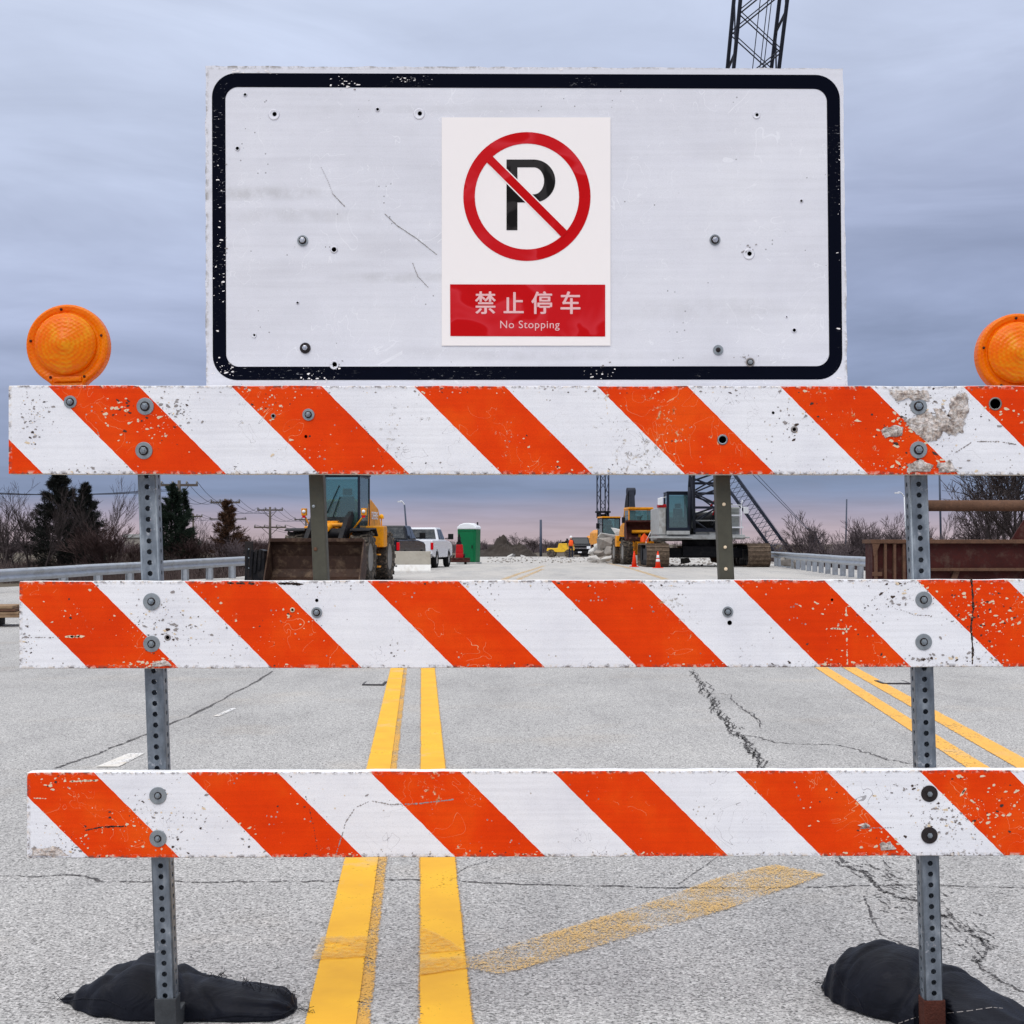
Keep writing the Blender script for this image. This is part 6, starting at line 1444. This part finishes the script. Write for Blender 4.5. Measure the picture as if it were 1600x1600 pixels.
for i, (lab, key, px, yt, D, rz, wx) in enumerate([
    ('slender bare sapling at the far left edge of the photo', 'sapling', 8, 752, 58, .3, 1.3), ('second bare sapling from the left edge, beside the slender one', 'sapling', 28, 742, 62, 1.9, 1.2),
    ('third bare sapling from the left, just left of the big dark cedar', 'sapling', 48, 748, 57, 3.1, 1.4), ('tangled bare shrub at the left edge below the saplings', 'shrub', 15, 800, 60, 1, 1.2),
    ('bare sapling growing in front of the big dark cedar', 'sapling', 66, 756, 55, 4.4, 1.1), ('tall thin bare sapling right of the big dark cedar', 'sapling', 150, 738, 58, 5.0, 1.0),
    ('bare sapling leaning right beside the tall thin one near the left post', 'sapling', 168, 752, 60, 2.2, 1.5), ('reddish twiggy thicket just left of the left galvanized post', 'thicket', 165, 812, 57, .5, 1.4),
    ('round bare tree far off, seen left of the galvanized post above the guardrail', 'round', 190, 833, 120, .7, 1.2), ('low reddish thicket under the round far tree, left of the post', 'thicket', 205, 845, 66, 2.5, 1.5),
    ('narrow bare tree between the green cedar and the brown conifer', 'sapling', 310, 800, 66, .2, 1.2), ('second narrow bare tree, close left of the brown conifer', 'sapling', 336, 803, 64, 4.0, 1.2),
    ('reddish twiggy thicket between cedar and brown conifer', 'thicket', 318, 832, 62, 1.4, 1.8), ('reddish thicket right of the brown conifer, left of the loader', 'thicket', 388, 832, 62, 3.4, 1.5),
    ('dark bare shrub at the foot of the brown conifer', 'shrub', 352, 838, 60, 2, 1.3),
    ('round bare tree behind the dirt mound, left of a pair', 'round', 784, 836, 235, .4, 1.1), ('round bare tree behind the dirt mound, right of a pair', 'round', 806, 831, 230, 2.6, 1.2),
    ('low bare tree directly left of the thin grey pole', 'shrub', 834, 838, 240, 1.1, 1.5), ('low bare tree directly right of the thin grey pole', 'shrub', 854, 841, 235, 3.3, 1.6), ('low bare shrub left of the mound beside the green toilet', 'shrub', 762, 846, 220, 5, 1.6),
    ('wide bare shrub seen between the crane tracks', 'shrub', 1052, 846, 190, 2, 2.2), ('spreading bare tree right behind the grey crane', 'round', 1180, 826, 170, 4.1, 1.2),
    ('bare V-shaped tree above the sloping crane base', 'open', 1262, 797, 150, .9, 1.2), ('dense upright bare tree below the thin leaning mast', 'shrub', 1322, 806, 145, 2.0, 1.0),
    ('bare bushy tree above the left end of the rusty form', 'shrub', 1368, 808, 140, 4.5, 1.1), ('bare tree directly left of the right galvanized post', 'open', 1408, 800, 130, 1.2, 1.0),
    ('bare tree directly right of the right galvanized post', 'open', 1470, 796, 125, 3.2, .9), ('low bare tree under the rusty pipe, middle of three', 'round', 1515, 805, 120, 5.1, 1.0),
    ('large dark bare tree rising over the rusty pipe at the right edge', 'big', 1585, 672, 84, .6, 1.05), ('second large bare tree, behind and left of the one at the right edge', 'open', 1545, 722, 100, 3.9, .9),
    ('low bare shrub at the foot of the sloping crane', 'shrub', 1285, 845, 140, 1.3, 2.0)]):
    tree('bare_tree', lab, key, px, yt, D, rz, wx, TR)

def evergreen(name, label, px, ytop, D, wpx, leaf, seed, ybot=880, n=7000, twin=None, dens=1.0, jag=.3):
    rnd = random.Random(seed); X = (px - 800) * D / F; z0 = -.35; H = CH - (ytop - HY) * D / F - z0; Rw = wpx * D / F / 2
    t = thing(name, label, 'evergreen tree', (X, D, z0), 0, None); b = B(); b.cyl((0, 0, 0), (0, 0, H * .93), .09, .02, 8); b.build('trunk', M['bark'], t); b = B()
    nb = int(70 * dens)
    br = B()
    for k in range(nb):
        u = (k + rnd.random()) / nb; zz = .25 + (H - .25) * u; a = rnd.uniform(0, 6.283); env = (1 - u) ** .85 * (1 - max(0, .10 - u) * 2.5); r = Rw * env * rnd.uniform(1 - jag, 1.15) + .05
        d = Vector((math.cos(a), math.sin(a), rnd.uniform(.1, .75))).normalized(); p = Vector((0, 0, zz)); L = r / max(.3, math.hypot(d.x, d.y)); br.cyl(p, p + d * L, .016, .005, 3, cap=False)
        m_ = int(n / nb)
        for j in range(m_):
            s = rnd.uniform(.12, 1.02) ** .7; c = p + d * L * s; w = .14 * (1.15 - s * .75) * (L + .25); q = c + Vector((rnd.gauss(0, w * .55), rnd.gauss(0, w * .55), rnd.gauss(0, w * .6)))
            e = (d + Vector((rnd.gauss(0, .6), rnd.gauss(0, .6), rnd.gauss(.25, .5)))).normalized(); f = e.orthogonal().normalized(); f.rotate(Matrix.Rotation(rnd.uniform(0, 6.28), 3, e)); l = rnd.uniform(.07, .20); g = .011
            b.face([q - f * g, q + f * g, q + e * l + f * g * .3, q + e * l - f * g * .3])
    b.build('crown', M[leaf], t); br.build('branches', M['bark'], t); return t
evergreen('cedar_tree', 'tallest dark cedar on the left behind the guardrail', 92, 741, 60, 150, 'cedar_leaf', 1, n=36000, dens=2.4, jag=.5)
evergreen('cedar_tree', 'second dark cedar touching the tallest one on its right', 132, 758, 61, 100, 'cedar_leaf', 2, n=22000, dens=2.0, jag=.5)
evergreen('cedar_tree', 'dark green cedar just right of the left galvanized post', 268, 760, 62, 100, 'cedar_leaf_green', 3, n=24000, dens=2.0, jag=.4)
evergreen('cedar_tree', 'slimmer green cedar tip right of the dark green cedar', 287, 768, 63, 50, 'cedar_leaf_green', 4, n=9000, dens=1.0, jag=.4)
evergreen('fir_tree', 'small brownish conifer in front of the single-arm pole', 356, 785, 62, 92, 'fir_leaf_brown', 5, n=13000, dens=1.4, jag=.6)

# low brush, far woods
def brush(name, label, x0, x1, D0, D1, h, n, m, seed, zf=None):
    rnd = random.Random(seed); b = B()
    for k in range(n):
        D = rnd.uniform(D0, D1); px = rnd.uniform(x0, x1); X = (px - 800) * D / F; z0 = th(X, D); hh = h * rnd.uniform(.3, 1) * (.65 + .5 * noise.noise(Vector((px * .02, D * .05, seed)))); p = Vector((X, D, z0))
        w = D / 60 * .012; d = Vector((rnd.gauss(0, .22), rnd.gauss(0, .2), 1)); q = p + d * hh * .55; e = q + (d + Vector((rnd.gauss(0, .4), rnd.gauss(0, .4), 0))) * hh * .45
        for a, c, r in ((p, q, w), (q, e, w * .7)):
            s = Vector((r, 0, 0)); b.face([a - s, a + s, c + s * .5, c - s * .5])
        for j in range(2):
            a = q.lerp(e, rnd.random() * .7); c = a + Vector((rnd.gauss(0, .35), rnd.gauss(0, .3), rnd.uniform(.2, .6))) * hh * .4; s = Vector((w * .5, 0, 0)); b.face([a - s, a + s, c + s * .3, c - s * .3])
    tag(b.build(name, M[m]), label, 'brush', kind='stuff')
brush('brush', 'dark leafless brush behind the left guardrail', -900, 420, 53, 72, 1.25, 20000, 'brush_twig', 1)
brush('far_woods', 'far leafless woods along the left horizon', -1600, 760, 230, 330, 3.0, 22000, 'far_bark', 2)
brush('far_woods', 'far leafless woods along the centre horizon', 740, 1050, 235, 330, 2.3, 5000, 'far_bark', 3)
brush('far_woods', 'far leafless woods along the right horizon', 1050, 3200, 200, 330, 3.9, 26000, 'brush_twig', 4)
brush('brush', 'brown brush beyond the right guardrail', 1190, 2400, 95, 140, 2.6, 17000, 'brush_twig', 5)
b = B()
# white-walled building far left
t = thing('building', 'small pale far building seen left of the left galvanized post', 'building', ((208 - 800) * 260 / F, 262, -.3))
b = B(); b.box(-2.2, 3, 0, 4, 0, 2.6); b.build('wall', M['concrete'], t); b = B(); b.prism([(-2.5, 2.6), (3.3, 2.6), (2.9, 3.2), (-2.1, 3.2)], 'Y', -.3, 4.3); b.build('roof', M['machine_grey'], t)
b = B(); b.cyl((1, 2, 3), (1, 2, 15), .08, .04, 6); b.build('antenna', M['truck_white'], t)
